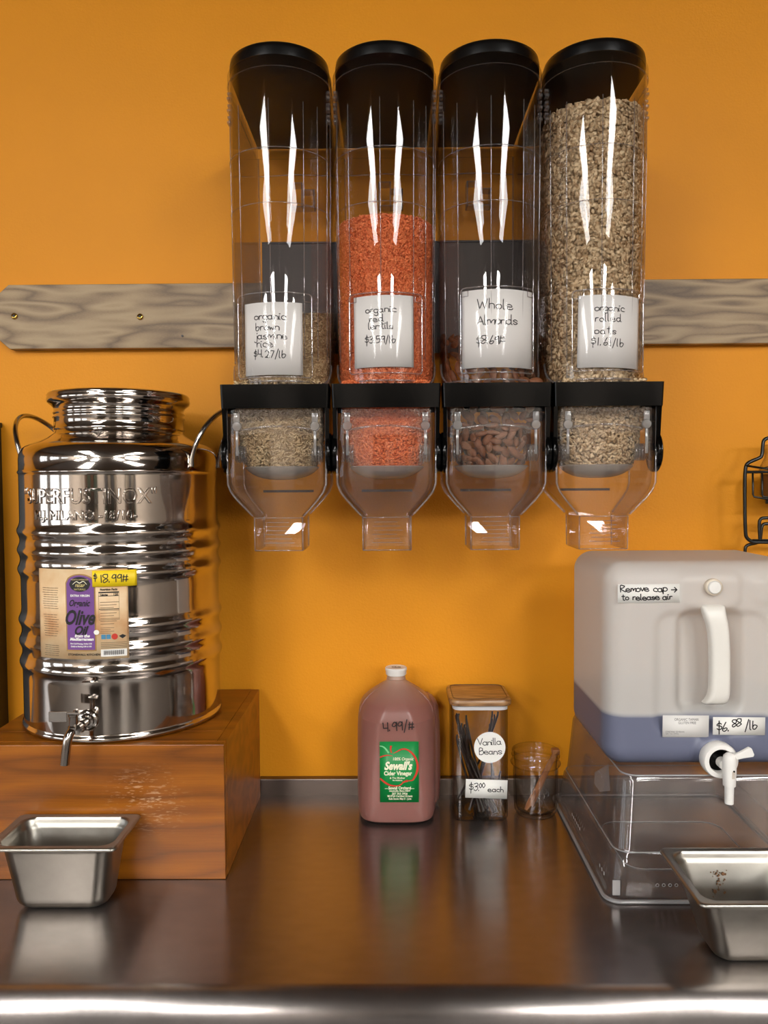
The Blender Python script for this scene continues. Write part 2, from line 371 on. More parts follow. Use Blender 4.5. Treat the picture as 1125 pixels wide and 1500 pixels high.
def handwrite(name, mp, lines, parent, h=.0006, pen=.0011, m=None):
    """lines: (text, u0, v_baseline, x_height, tilt, gap)"""
    m = m or INK; v = []; f = []; rj = random.Random(sum(map(ord, ''.join(l[0] for l in lines))))
    for text, u0, v0, xh, tilt, gap in lines:
        s = xh/4; cu = 0
        for ch in text:
            g = GL.get(ch, ''); wd = 3.0; jy = rj.uniform(-.35, .35); sc = rj.uniform(.93, 1.07)
            for st in g.split('|'):
                p = [(int(t[0])*1.0*sc+rj.uniform(-.12, .12), (YY[t[1]] if t[1] in YY else int(t[1]))*sc+jy) for t in st.split()]
                if not p: continue
                tk = st.split()
                p = [p[0]]+[p[k-1] if tk[k] == tk[k-1] else p[k] for k in range(1, len(p))]
                for k in range(1, len(tk)):
                    if tk[k] == tk[k-1]: p[k] = p[k-1]
                wd = max([wd]+[q[0] for q in p]) if ch not in '.1il\'' else max(1.5, max(q[0] for q in p))
                q = [((cu+a)*s, b*s) for a, b in cr(p)]
                q = [(u0+a*cos(tilt)-b*sin(tilt), v0+a*sin(tilt)+b*cos(tilt)) for a, b in q]
                n0 = len(v)
                for k in range(len(q)):
                    a = np.array(q[max(k-1, 0)]); b = np.array(q[min(k+1, len(q)-1)]); t = b-a; L = np.hypot(*t); t = t/L if L > 1e-9 else np.array((1, 0))
                    nn = np.array((-t[1], t[0]))*pen/2; c = np.array(q[k])
                    if k == 0: c = c-t*pen*.35
                    if k == len(q)-1: c = c+t*pen*.35
                    v.append(mp(*(c+nn), h)); v.append(mp(*(c-nn), h))
                    if k: f.append((n0+2*k-2, n0+2*k-1, n0+2*k+1, n0+2*k))
            cu += (wd if ch != ' ' else 2.2)+gap
    return mk(name, v, f, m, parent)
_tc = {}
def text_geo(s, size, bold=0.0, shear=0.0, extrude=0.0, bevel=0.0, spacing=1.0):
    c = bpy.data.curves.new('t', 'FONT'); c.body = s; c.size = size; c.offset = bold; c.shear = shear; c.extrude = extrude; c.bevel_depth = bevel
    c.space_character = spacing; c.align_x = 'CENTER'; c.resolution_u = 3; c.bevel_resolution = 1
    o = bpy.data.objects.new('t', c); col.objects.link(o)
    dg = bpy.context.evaluated_depsgraph_get(); me = o.evaluated_get(dg).to_mesh()
    v = [tuple(p.co) for p in me.vertices]; f = [tuple(p.vertices) for p in me.polygons]
    o.to_mesh_clear(); bpy.data.objects.remove(o); bpy.data.curves.remove(c); return v, f
def prints(name, mp, items, parent, m, h=.0006):
    """items: (text, u, v, size, bold, shear, xscale)"""
    V = []; Fc = []
    for text, u, vv, size, bold, shear, xs in items:
        v, f = text_geo(text, size, bold, shear); n = len(V)
        V += [mp(u+a*xs, vv+b, h) for a, b, c in v]; Fc += [tuple(i+n for i in q) for q in f]
    return mk(name, V, Fc, m, parent)
def bars(name, mp, rects, parent, m, h=.0006):
    V = []; Fc = []
    for u0, u1, v0, v1 in rects:
        k = max(1, int((u1-u0)/.01)); n = len(V)
        for i in range(k+1):
            u = u0+(u1-u0)*i/k; V += [mp(u, v0, h), mp(u, v1, h)]
            if i: a = n+2*i; Fc.append((a-2, a, a+1, a-1))
    return mk(name, V, Fc, m, parent)
def ribbon2(mp, pts, wds, h, name, m, parent):
    v = []; f = []; q = cr(pts)
    for k in range(len(q)):
        a = np.array(q[max(k-1, 0)]); b = np.array(q[min(k+1, len(q)-1)]); t = (b-a)/max(np.hypot(*(b-a)), 1e-9)
        wd = np.interp(k/(len(q)-1), np.linspace(0, 1, len(wds)), wds); nn = np.array((-t[1], t[0]))*wd/2
        v += [mp(*(np.array(q[k])+nn), h), mp(*(np.array(q[k])-nn), h)]
        if k: f.append((2*k-2, 2*k-1, 2*k+1, 2*k))
    return mk(name, v, f, m, parent)

# ---------------------------------------------------------------- setting
WY = 1.51; FLZ = -.9; RX = 4.6; BY = -8.0
def struct(name, m, *b, **kw):
    o = G().box(*b).make(name, m, **kw); o['kind'] = 'structure'; return o
struct('wall_back', WALL, -RX, RX, WY, WY+.1, FLZ, CEIL)
struct('floor', FLOORM, -RX, RX, BY, WY+.1, FLZ-.1, FLZ)
struct('ceiling', CEILM, -RX, RX, BY, WY+.1, CEIL, CEIL+.1)
struct('wall_left', GREYWALL, -RX-.1, -RX, BY, WY+.1, FLZ, CEIL)
struct('wall_right', GREYWALL, RX, RX+.1, BY, WY+.1, FLZ, CEIL)
struct('wall_front', GREYWALL, -RX, RX, BY-.1, BY, FLZ, CEIL)
WINM = emis('daylight_pane', (.85, .93, 1), WINDOW); FRM = pmat('window_frame_paint', (70, 66, 62), .5)
for k, (y0, y1) in enumerate(((-3.6, -2.3), (-1.9, -.7), (-.3, .55))):
    o = struct('window_%d' % (k+1), FRM, -RX, -RX+.04, y0-.06, y1+.06, .05, 1.55)
    for a in range(3):
        d = (y1-y0)/3
        p = G().box(-RX+.04, -RX+.045, y0+a*d+.03, y0+(a+1)*d-.03, .12, 1.48).make('pane', WINM, o)
LM = emis('fluorescent_diffuser', (1, .985, .955), LIGHT); LM2 = emis('bright_fluorescent_diffuser', (1, .985, .955), LIGHT_FAR); TRIM = pmat('fixture_trim', (225, 225, 222), .5)
def fixture(x, y0, y1, label, w=.30):
    t = thing('ceiling_light', (x, (y0+y1)/2, CEIL-.06), label, 'ceiling light', 'ceiling fixtures of the shop')
    G().box(x-w-.02, x+w+.02, y0-.02, y1+.02, CEIL-.06, CEIL).make('housing', TRIM, t)
    G().box(x-w, x+w, y0, y1, CEIL-.066, CEIL-.0605).make('diffuser', LM if y0 > -4 else LM2, t)
for sx in (-1, 1):
    for y0, y1 in ((-2.8, -.9), (-7.2, -4.2)):
        fixture(sx*1.55, y0, y1, 'added unseen fluorescent ceiling light behind the camera')

for sx in (-1, 1):
    fixture(sx*3.7, -7.2, -4.2, 'added unseen fluorescent ceiling light behind the camera', .36)  # outer far pair, added so the lower wall gets more light than the top

# counter
ct = thing('steel_counter', (0, 1.2, FLZ), 'brushed stainless steel counter with rolled front edge and low backsplash', 'counter')
prof = [(1.492, 0.0), (.925, 0.0)]+[(.925-.030*sin(a), -.030+.030*cos(a)) for a in np.linspace(.15, pi, 14)]+[(.925, -.056), (1.492, -.04)]
top = G().prism([(y, z) for y, z in prof], -2.2, 2.2, 'yz').make('worktop', COUNTER, ct, uv=True, smooth=True, shade_angle=35)
G().box(-2.2, 2.2, 1.492, WY-.0008, -.04, .0325, .002).make('backsplash', SPLASH, ct, uv=True, label='low steel backsplash along the wall')
G().box(-2.15, 2.15, .98, 1.5, FLZ, -.045).make('base', pmat('counter_base', (120, 116, 112), .4, .8), ct)

# oak board on the wall
ob = thing('oak_board', (0, 1.5, .873), 'oak board with clipped corners screwed to the orange wall behind the bins', 'board')
g = G(); bm = bmesh.new()
poly = [(-.732, .8745), (1.3, .8745), (1.3, .997), (-.732, .997), (-.765, .968), (-.765, .903)]
g.prism(poly, 1.489, WY); o = g.make('plank', OAK, ob); md = o.modifiers.new('b', 'BEVEL'); md.width = .0015; md.segments = 2
for x, z in ((-.721, .937), (-.479, .934)):
    sc = G().lathe([(.0, 1.4855), (.0052, 1.4858), (.0062, 1.4875), (.0062, 1.4892)], x, 0, 24, 'y', z).make('screw', BRASS, ob, True, label='brass screw with cup washer')
    G().lathe([(.0, 1.4849), (.0022, 1.485), (.0024, 1.4856)], x, 0, 12, 'y', z).make('screw_socket', BLACKPR, sc)
G().lathe([(.0, 1.4868), (.0022, 1.4872), (.0022, 1.4892)], -.3985, 0, 12, 'y', .897).make('nail', GREYRAIL, ob)

# black panel at the far left and grey rail behind the bins
bp = thing('black_shelf_upright', (-.9, 1.48, 0), 'tall black shelf upright at the far left edge beside the orange wall', 'shelf')
G().box(-1.05, -.761, 1.44, WY-.002, 0, .725, .003).make('side_panel', BLACKC, bp)
G().box(-1.06, -.759, 1.437, WY-.002, .7255, .735, .002).make('cap', BLACKC, bp)
rl = thing('mounting_rail', (.075, 1.487, .86), 'wide grey metal mounting rail on the wall behind the four bins', 'rail')
o = G().box(-.243, .398, 1.484, 1.4885, .86, 1.068, .001).make('rail_plate', GREYRAIL, rl)
G().box(-.243, .398, 1.4835, WY, 1.0685, 1.072, .0005).make('rail_lip', GREYRAIL, rl)

# ---------------------------------------------------------------- wooden riser
rb = thing('wooden_riser', (-.455, 1.33, 0), 'reddish brown stained wooden box riser under the steel oil can', 'riser')
X0, X1, Y0, Y1, ZT = -.648, -.2595, 1.171, 1.487, .2125
G().box(X0, X1-.0005, Y0, Y0+.016, 0.0005, ZT-.0005, .001).make('front_panel', BOX_WOOD, rb)
G().prism([(Y0+.0165, .0005), (Y1, .0005), (Y1, ZT-.0005), (Y0+.0165, ZT-.0005)], X1-.014, X1, 'yz').make('side_panel', BOX_WOOD, rb)
G().prism([(Y0+.0165, .0005), (Y1, .0005), (Y1, ZT-.018), (Y0+.0165, ZT-.018)], X0, X0+.014, 'yz').make('side_panel', BOX_WOOD, rb)
G().prism([(X0, Y0+.0165), (X1-.0145, Y0+.0165), (X1-.0145, Y0+.064), (X0, Y0+.064)], ZT-.016, ZT-.0002, 'xy').make('top_front_strip', BOX_WOOD, rb)
G().prism([(X0, Y0+.0648), (X1-.0145, Y0+.0648), (X1-.0145, Y1), (X0, Y1)], ZT-.016, ZT, 'xy').make('top_panel', BOX_WOOD, rb)

# ---------------------------------------------------------------- steel oil can
CX, CY, CR = -.468, 1.337, .1625
can = thing('oil_can', (CX, CY, ZT), 'polished ribbed steel olive oil can with tap on the wooden riser', 'can')
pr = [(0, ZT+.001), (.160, ZT+.001), (.1645, ZT+.002), (.1655, ZT+.005), (.1645, ZT+.009), (CR, ZT+.011)]
ribs = [(.5383, 1), (.5069, 1), (.475, 1), (.392, 1), (.357, 1), (.322, 1)]
for z in np.linspace(ZT+.014, .628, 150):
    d = 0
    for rz, s in ribs: d += .0046*math.exp(-((z-rz)/.0088)**2)
    pr.append((CR+d, float(z)))
pr += [(CR, .631), (CR+.0012, .6325), (CR+.0022, .6345), (CR+.0012, .6365), (CR, .638), (CR, .655), (CR-.001, .664), (CR-.005, .672), (CR-.011, .678), (CR-.02, .682), (CR-.04, .690), (.112, .696), (.1075, .699), (.1065, .704)]
body = G().lathe(pr, CX, CY, 160, caps=False).make('can_body', MIRROR, can, True)
nk = [(.1065, .704), (.108, .7055), (.108, .7075), (.1065, .709), (.1065, .724), (.1085, .7265), (.1065, .729), (.1065, .7315), (.1085, .734), (.1065, .7365), (.1065, .739), (.1075, .743), (.111, .747), (.1165, .751), (.118, .755), (.1175, .758), (.1165, .7605), (.1172, .763), (.1150, .7665), (.10, .769), (0, .770)]
G().lathe(nk, CX, CY, 160, caps=False).make('lid', MIRROR, can, True, label='polished screw lid with rolled rim')
clip = G().tube([(CX-.012, CY-.108, .700), (CX-.002, CY-.110, .697), (CX+.01, CY-.109, .700), (CX+.002, CY-.111, .703), (CX-.008, CY-.109, .6985)], .001, 8).make('seal_clip', CHROME, can, True)
def can_handle(mid, sp):
    def pt(phi, r, z): a = rad(phi); return (CX+r*sin(a), CY-r*cos(a), z)
    s = 1 if mid > 0 else -1; f = lambda k: mid+sp*k*s
    pts = [pt(f(-1), CR+.002, .642), pt(f(-1), CR+.003, .662), pt(f(-.93), CR+.011, .686), pt(f(-.72), CR+.021, .714), pt(f(-.35), CR+.029, .733), pt(f(0), CR+.032, .739)]
    pts += [pt(f(.35), CR+.029, .733), pt(f(.72), CR+.021, .714), pt(f(.93), CR+.011, .686), pt(f(1), CR+.003, .662), pt(f(1), CR+.002, .642)]
    return G().tube(pts, .0042, 12, smooth=3)
can_handle(82, 21).make('handle', CHROME, can, True); can_handle(-106, 23).make('handle', CHROME, can, True)
# tap
ta = rad(-.7); tx, ty, tz = CX+CR*sin(ta), CY-CR*cos(ta), .250
g = G().lathe([(.0, ty+.002), (.0165, ty+.002), (.0165, ty-.002), (.0150, ty-.004), (.0115, ty-.005), (.0115, ty-.011), (.0085, ty-.012), (.0085, ty-.026), (.0095, ty-.027), (.0095, ty-.031), (.0075, ty-.033), (.0075, ty-.046), (0, ty-.047)], tx, 0, 28, 'y', tz)
tap = g.make('tap', CHROME, can, True, label='small chrome tap', shade_angle=40)
sy = ty-.040
G().lathe([(.0, tz-.006), (.0075, tz-.004), (.0085, tz+.003), (.0065, tz+.005), (.0065, tz+.018), (.0078, tz+.019), (.0078, tz+.022), (0, tz+.022)], tx-.006, sy, 24).make('stem', CHROME, tap, True, shade_angle=40)
G().tube([(tx-.006, sy, tz), (tx-.009, sy-.008, tz-.006), (tx-.012, sy-.012, tz-.018), (tx-.015, sy-.014, tz-.050)], .0066, 18, smooth=2).make('spout', CHROME, tap, True, shade_angle=50)
g = G().box(tx-.014, tx+.007, sy-.007, sy+.006, tz+.0225, tz+.0255, .0008)
g.box(tx-.040, tx-.013, sy-.008, sy-.0065, tz+.012, tz+.0275, .0008).lathe([(0, tz+.029), (.003, tz+.0285), (.0032, tz+.0256)], tx-.002, sy, 12)
g.make('lever', CHROME, tap)
# raised lettering pressed in the can
def cyl_text(s, z, size, width, phic, bold, ext=.0008):
    v, f = text_geo(s, size, bold, 0, ext, .0011)
    xs = width/(max(p[0] for p in v)-min(p[0] for p in v)); m_ = cyl_map(CX, CY, CR, rad(phic), z); return [m_(a*xs, b, c) for a, b, c in v], f
g = G()
for s, z, size, wd, ph, b in (('"SUPERFUSTINOX"', .5850, .0325, .232, -3.0, -.0002), ('M.J. MILANO -18/10-', .5600, .0195, .172, -3, -.0002)):
    v, f = cyl_text(s, z, size, wd, ph, b); g.add(v, f)
g.make('raised_lettering', MIRROR, can, True, shade_angle=50)
# label
LR = CR+.0048
lm = cyl_map(CX, CY, LR, rad(-3.6), .415)
LW, LH = .1465/2, .0695
lab = sheet('label', lm, -LW, LW, -LH, LH, PARCH, can, nu=40, thick=.0004, label='parchment coloured olive oil label with purple centre panel')
# purple arch
def arch(hw, v0, v1, uc, n=10, r=None):
    r = r or hw; return [(uc-hw, v0), (uc+hw, v0), (uc+hw, v1-r)]+[(uc+hw*cos(pi*i/n), v1-r+r*sin(pi*i/n)) for i in range(1, n)]+[(uc-hw, v1-r)]
def strip_poly(name, mp, pts, m, parent, h):
    # slice in vertical columns so that it bends with the can
    us = np.linspace(min(p[0] for p in pts), max(p[0] for p in pts), 13); V = []; Fc = []
    def span(u):
        zs = []
        for k in range(len(pts)):
            (a, b), (c, d) = pts[k], pts[(k+1) % len(pts)]
            if abs(a-c) < 1e-9: continue
            if min(a, c)-1e-9 <= u <= max(a, c)+1e-9: zs.append(b+(d-b)*(u-a)/(c-a))
        return min(zs), max(zs)
    for i, u in enumerate(us):
        uu = min(max(u, us[0]+1e-5), us[-1]-1e-5); z0, z1 = span(uu); V += [mp(u, z0, h), mp(u, z1, h)]
        if i: Fc.append((2*i-2, 2*i, 2*i+1, 2*i-1))
    return mk(name, V, Fc, m, parent)
strip_poly('gold_border', lm, arch(.0235, -.0565, .0625, .002, r=.014), GOLD, lab, .0005)
strip_poly('purple_panel', lm, arch(.0215, -.0545, .0605, .002, r=.013), PURPLE, lab, .0008)
strip_poly('crest', lm, [(.002+.0165*cos(a), .0465+.0115*sin(a)) for a in np.linspace(0, 2*pi, 28)[:-1]], BLACKPR, lab, .0011)
g_pts = []
ribbon2(lm, [(-.009, .0462), (-.003, .0508), (.002, .0485), (.008, .0512), (.013, .0462)], [.0006, .0013, .0006], .0014, 'crest_hills', CREAM, lab)
prints('crest_lettering', lm, [('NORTH AMERICAN', .002, .0525, .0034, 0, 0, .9), ('NATURALS', .002, .0375, .0040, 0, 0, .9), ('F&S&F', .002, .0425, .0062, .0001, .3, .9)], lab, pmat('pale_gold_ink', (206, 188, 120), .5), .0014)
prints('white_lettering', lm, [('EXTRA VIRGIN', .002, .0275, .0046, .00015, 0, 1), ('from the', .004, -.0350, .0065, .0003, .3, 1), ('Mediterranean', .003, -.0400, .0062, .0003, .3, 1),
       ('First Cold Pressing, Acidity 0.5%', .002, -.0460, .0032, .0001, .2, .8), ('Quality as Bottling 0.00 to 0.00', .002, -.0502, .0032, .0001, .2, .8)], lab, PAPERW, .0013)
prints('black_lettering', lm, [('Organic', .000, .0130, .0140, .0003, .4, .72), ('Olive', -.001, -.0150, .0310, .0009, .4, .70), ('Oil', .001, -.0305, .0185, .0007, .4, .85)], lab, BLACKPR, .0016)
rr = random.Random(4); rects = []
for k in range(10): rects.append((-.066+rr.uniform(0, .003), -.034-rr.uniform(0, .003), .0395-k*.0035, .0402-k*.0035))
for k in range(10): rects.append((-.066+rr.uniform(0, .004), -.034-rr.uniform(0, .005), -.002-k*.0036, -.0013-k*.0036))
for k in range(6): rects.append((-.064+rr.uniform(0, .003), -.034-rr.uniform(0, .003), -.0495-k*.0031, -.0489-k*.0031))
rects = [(a+ (b-a)*q/4+.0006, a+(b-a)*(q+1)/4, c, d) for a, b, c, d in rects for q in range(4)]
for k in range(9): rects.append((.032, .060-(k % 3)*.004, .018-k*.0042, .0187-k*.0042))
for k in range(4): rects.append((.032, .052-(k % 2)*.005, -.0215-k*.0027, -.0209-k*.0027))
for k in range(4): rects.append((.032, .070, -.0445-k*.0026, -.0439-k*.0026))
bars('brown_small_print', lm, rects, lab, TANINK)
bars('fact_rules', lm, [(.030, .060, .0325, .0345), (.030, .060, .0275, .0283), (.030, .060, .0072, .0082), (.030, .060, -.009, -.0085), (.030, .0303, -.009, .0345), (.0597, .06, -.009, .0345)], lab, BLACKPR)
prints('fact_lettering', lm, [('Nutrition Facts', .045, .0365, .0048, .0002, 0, .85), ('Calories', .038, .0285, .0042, .0002, 0, .8), ('120', .055, .0285, .0052, .0002, 0, .9), ('STONEWALL KITCHEN', .006, -.0635, .0044, 0.0001, 0, 1.1)], lab, BLACKPR, .0008)
bars('badges', lm, [(.033, .0395, -.0385, -.0315)], lab, BLUEP, .0008); bars('badges', lm, [(.0405, .0465, -.0385, -.0315)], lab, BLUEP, .0008)
strip_poly('red_badge', lm, [(.0525+.0047*cos(a), -.035+.0047*sin(a)) for a in np.linspace(0, 2*pi, 17)[:-1]], REDI, lab, .0008)
strip_poly('black_badge', lm, [(.064, -.0318), (.0695, -.0345), (.064, -.0385), (.0585, -.0345)], BLACKPR, lab, .0008)
strip_poly('round_badge', lm, [(.0262+.0042*cos(a), -.0275+.0038*sin(a)) for a in np.linspace(0, 2*pi, 17)[:-1]], PAPERW, lab, .0017)
bars('barcode_panel', lm, [(.032, .070, -.0655, -.0545)], lab, PAPERW, .0008)
bars('barcode', lm, [(.036+k*.0010, .036+k*.0010+(.0006 if k*7 % 3 else .0003), -.0630, -.0560) for k in range(30)], lab, BLACKPR, .0011)
pm = cyl_map(CX, CY, LR+.001, rad(14.9), .4700, rad(0))
pt_ = sheet('price_tag', pm, -.0325, .0325, -.0125, .0125, YELLOW, can, h=.0016, nu=16, thick=.0003, label='yellow price sticker reading $18.99#')
handwrite('price_writing', pm, [('$', -.0300, -.0005, .0040, 0, 1), ('18.99#', -.0205, -.0060, .0060, rad(1), 1.35)], pt_, .0022, .0014)

# ---------------------------------------------------------------- steam table pans
def pan(name, x0, x1, y0, y1, h, label, rim=.011, taper=.014):
    t = thing(name, ((x0+x1)/2, (y0+y1)/2, 0), label, 'food pan'); cx, cy = (x0+x1)/2, (y0+y1)/2; hx, hy = (x1-x0)/2, (y1-y0)/2
    th = .0012; R = []
    def ring(ix, r, z, n=8): return [(a, b, z) for a, b in rrect(hx-ix, hy-ix, r, cx, cy, n)]
    bot = rim+taper; k = []
    for a in np.linspace(0, pi/2, 7): k.append((bot+.020-.020*sin(a), .020-.020*cos(a)+.0005))   # bottom radius
    R += [ring(bot+.0205, .012, .0004)]+[ring(i, .030-i*.3, z) for i, z in k]
    R += [ring(rim+.004, .022, h-.016), ring(rim+.003, .022, h-.012), ring(rim+.0005, .02, h-.008), ring(rim, .020, h-.004), ring(rim-.002, .020, h-.0028), ring(.002, .010, h-.0035), ring(.0003, .009, h-.0045), ring(0, .009, h-.003), ring(.0012, .009, h-.0006), ring(.004, .010, h), ring(rim-.0025, .019, h-.0012), ring(rim-.0002, .0185, h-.0008), ring(rim+th+.0008, .019, h-.004)]
    R += [ring(rim+.0005+th, .02, h-.008), ring(rim+.003+th, .022, h-.012), ring(rim+.004+th, .022, h-.016)]
    R += [ring(i+th, .030-i*.3, z+th) for i, z in k[::-1]]+[ring(bot+.022, .012, .0018)]
    G().rings(R).make('pan_body', PANSTEEL, t, True, shade_angle=60)
    return t
pan('steel_pan', -.574, -.3865, 1.052, 1.167, .1065, 'small square steel food pan in front of the wooden riser').name = 'food_pan'
p2 = pan('food_pan', .3715, .555, .918, 1.066, .101, 'steel food pan with brown specks inside under the white spigot', taper=.024)
rs = random.Random(5)
g = G()
for k in range(46):
    x = .447+rs.gauss(0, .006); z = .078-abs(rs.gauss(0, .022)); s = rs.uniform(.0004, .0013) if k > 3 else .0026
    z = max(z, .03); y = 1.066-.011-.0045-.0012-(.0225*(1-(z-.02)/.065))-.0008
    g.lathe([(0, y-.0006), (s, y-.0002), (s*.9, y+.001)], x, 0, 7, 'y', z)
o = g.make('brown_speckles', pmat('dried_residue', (120, 84, 54), .7), p2, label='dried brown drips on the inner wall'); o['kind'] = 'stuff'

# ---------------------------------------------------------------- bulk dispensers
def hop_section(s, z, inset=0.0, seg=28, y_back=1.482, xc=0, bulge=0.0):
    r = .0795*s-inset+bulge; yc = 1.155+.0795; pts = []
    for i in range(seg+1):
        a = -pi/2+pi*i/seg; pts.append((xc+r*sin(a), yc-r*cos(a), z))
    for k in range(1, 5): pts.append((xc+r, yc+(y_back-inset-yc)*k/4, z))
    for k in range(4, 0, -1): pts.append((xc-r, yc+(y_back-inset-yc)*k/4, z))
    return pts
def hop_scale(z): return float(np.interp(z, [.76, .80, 1.03, 1.11, 1.2, 1.243], [.955, .957, .981, .993, .996, 1.0]))
def rsec(hx, yf, yb, r, z, xc, n=5): return [(a, b, z) for a, b in rrect(hx, (yb-yf)/2, r, xc, (yf+yb)/2, n)]
def dispenser(xc, label, card, content_label, top, mats):
    t = thing('bulk_food_dispenser', (xc, 1.2, .511), label, 'dispenser', 'gravity dispensers on the orange wall')
    # hopper
    zs = [.7605, .769, .80, .86, .95, 1.029, 1.031, 1.07, 1.109, 1.111, 1.17, 1.226, 1.2265, 1.243]
    out = [hop_section(hop_scale(z), z, 0, xc=xc, bulge=(.0016 if z > 1.2262 else (.0002 if .84 < z < 1.0295 or 1.05 < z < 1.08 else 0))) for z in zs]
    inn = [hop_section(hop_scale(z), z, .0024, xc=xc) for z in zs]
    # floor of the hopper climbs to the back: lift the rear bottom ring
    def lift(ring, k0=0): return [(x, y, z+max(0, (y-1.2345))*.30) for x, y, z in ring]
    out[0] = lift(out[0]); out[1] = [(x, y, z+max(0, (y-1.2345))*.29) for x, y, z in out[1]]; out[2] = [(x, y, z+max(0, (y-1.2345))*.26) for x, y, z in out[2]]
    inn[0] = lift(inn[0]); inn[1] = [(x, y, z+max(0, (y-1.2345))*.29) for x, y, z in inn[1]]; inn[2] = [(x, y, z+max(0, (y-1.2345))*.26) for x, y, z in inn[2]]
    g = G().rings(out, True, False, False); g.rings(inn[::-1], True, False, False); g.rings([out[-1], inn[-1]], True, False, False)
    hop = g.make('hopper', CLEAR, t, True, shade_angle=25, label='clear rounded hopper')
    # mould seams: thin vertical ridges on the hopper and one ring line
    def on(phi, z, h=0): 
        r = .0795*hop_scale(z)+h; a = rad(phi); return (xc+r*sin(a), 1.2345-r*cos(a), z)
    g = G()
    for ph in (-5, -44, 33, 52, 71, -68, 84):
        g.tube([on(ph, z, .0002) for z in (.80, .9, 1.0, 1.1, 1.18)], .0007, 6)
    for z in (1.030, 1.110):
        g.tube([on(ph, z, .0003) for ph in range(-90, 91, 9)], .0006, 6)
    for s in (-1, 1): # rear edges
        g.tube([(xc+s*.076, 1.480, z) for z in (.86, 1.0, 1.225)], .0016, 6)
    g.make('mould_seams', CLEARE, hop, True)
    g = G(); g.rings([[(x, y, z) for x, y, z in hop_section(1, 1.2262, -.0022, xc=xc)], [(x, y, z) for x, y, z in hop_section(1, 1.2262, .0, xc=xc)]], True, False, False)
    for s in (-1, 1):
        for k in range(6):
            g.box(xc+s*.0765-.003, xc+s*.0765+.003, 1.212+(k % 2)*.004, 1.224+(k % 2)*.004, 1.17+k*.009, 1.174+k*.009, .0006)
    g.make('rim_catches', CLEARE, hop)
    # inner hinge clip on the rear wall
    g = G()
    yb = 1.455; cx2 = xc-.002
    for (a, b, c, d) in ((-.012, .012, 1.168, 1.171), (-.012, -.009, 1.125, 1.171), (.009, .012, 1.125, 1.171), (-.012, .034, 1.125, 1.128), (.012, .034, 1.155, 1.158), (.031, .034, 1.125, 1.158)):
        g.box(cx2+a, cx2+b, yb-.004, yb+.024, c, d, .0006)
    g.make('inner_clip', CLEARE, hop)
    g = G().tube([(xc-.072, 1.46, 1.1845), (xc, 1.44, 1.1800), (xc+.072, 1.46, 1.1845)], .0011, 6)
    g.make('divider_edge', CLEARE, hop, True)
    # lid
    lidp = [(x, y) for x, y, z in hop_section(.955, 0, 0, xc=xc, y_back=1.478)]
    def lidring(ins, z): return [(x, y, z) for x, y, _ in hop_section(.975, z, ins, xc=xc)]
    g = G().rings([lidring(.003, 1.2436), lidring(0, 1.2445), lidring(.0, 1.256), lidring(.0012, 1.2625), lidring(.004, 1.2645)], True, True, True)
    g.make('lid', BLACKL, t, True, shade_angle=50, label='black lid')
    # yoke
    g = G(); zt, zb = .7595, .7245
    W = .0795
    g.rings([rsec(W+.0012, 1.137, 1.23, .004, zt, xc), rsec(W, 1.1385, 1.23, .004, zb, xc), rsec(W-.003, 1.1415, 1.229, .003, zb+.0005, xc), rsec(W-.002, 1.1405, 1.229, .003, zt-.001, xc)], True, False, False)
    g.rings([rsec(W+.0012, 1.137, 1.23, .004, zt, xc), rsec(W-.002, 1.1405, 1.229, .003, zt-.001, xc)], True, False, False)
    for s in (-1, 1):
        a, b = (xc+s*W, xc+s*(W-.0055))
        g.rings([[(a, 1.145, .726), (b, 1.145, .726), (b, 1.205, .726), (a, 1.205, .726)][::s], [(a-s*.0008, 1.152, .66), (b-s*.0012, 1.152, .66), (b-s*.0012, 1.20, .66), (a-s*.0008, 1.20, .66)][::s]])
    g.make('black_yoke', BLACKP, t, label='black handle band and side arms', shade_angle=40)
    for s in (-1, 1):
        prf = [(0, xc+s*.0740), (.030, xc+s*.0740), (.031, xc+s*.0752), (.031, xc+s*.0800), (.029, xc+s*.0815), (.020, xc+s*.0818), (.019, xc+s*.0805), (0, xc+s*.0805)]
        G().lathe(prf, 0, 1.172, 40, 'x', .6585).make('pivot_knob', BLACKP, t, True, shade_angle=40)
    # housing + funnel + spout (clear, double walled)
    secs = [(.7595, .0738, 1.1495, 1.285, .012), (.63, .0738, 1.1495, 1.285, .012), (.612, .0735, 1.150, 1.283, .012), (.600, .069, 1.1515, 1.278, .012), (.588, .060, 1.154, 1.272, .011), (.570, .044, 1.160, 1.262, .009), (.564, .0385, 1.162, 1.258, .007)]
    spo = [(.564, .0385, 1.162, 1.258, .007), (.558, .0368, 1.1635, 1.256, .005), (.511, .0368, 1.166, 1.252, .004)]
    def shell(ss, th):
        g = G(); o_ = [rsec(hx, yf, yb, r, z, xc) for z, hx, yf, yb, r in ss]; i_ = [rsec(hx-th, yf+.0025, yb-.0025, max(r-th, .002), z, xc) for z, hx, yf, yb, r in ss]
        g.rings(o_, True, False, False); g.rings(i_[::-1], True, False, False); g.rings([o_[-1], i_[-1]], True, False, False); return g
    hs = shell(secs, .0042).make('housing', CLEARH, t, True, shade_angle=35, label='clear funnel housing')
    sp = shell(spo, .003).make('spout', CLEARH, t, True, shade_angle=35, label='clear square spout')
    g = G()
    for k in range(6): g.box(xc-.022+(k % 2)*.003, xc+.024-(k % 3)*.004, 1.1625, 1.1645, .523+k*.0062, .5242+k*.0062, .0004)
    g.make('grip_ribs', CLEARE, sp)
    g = G()
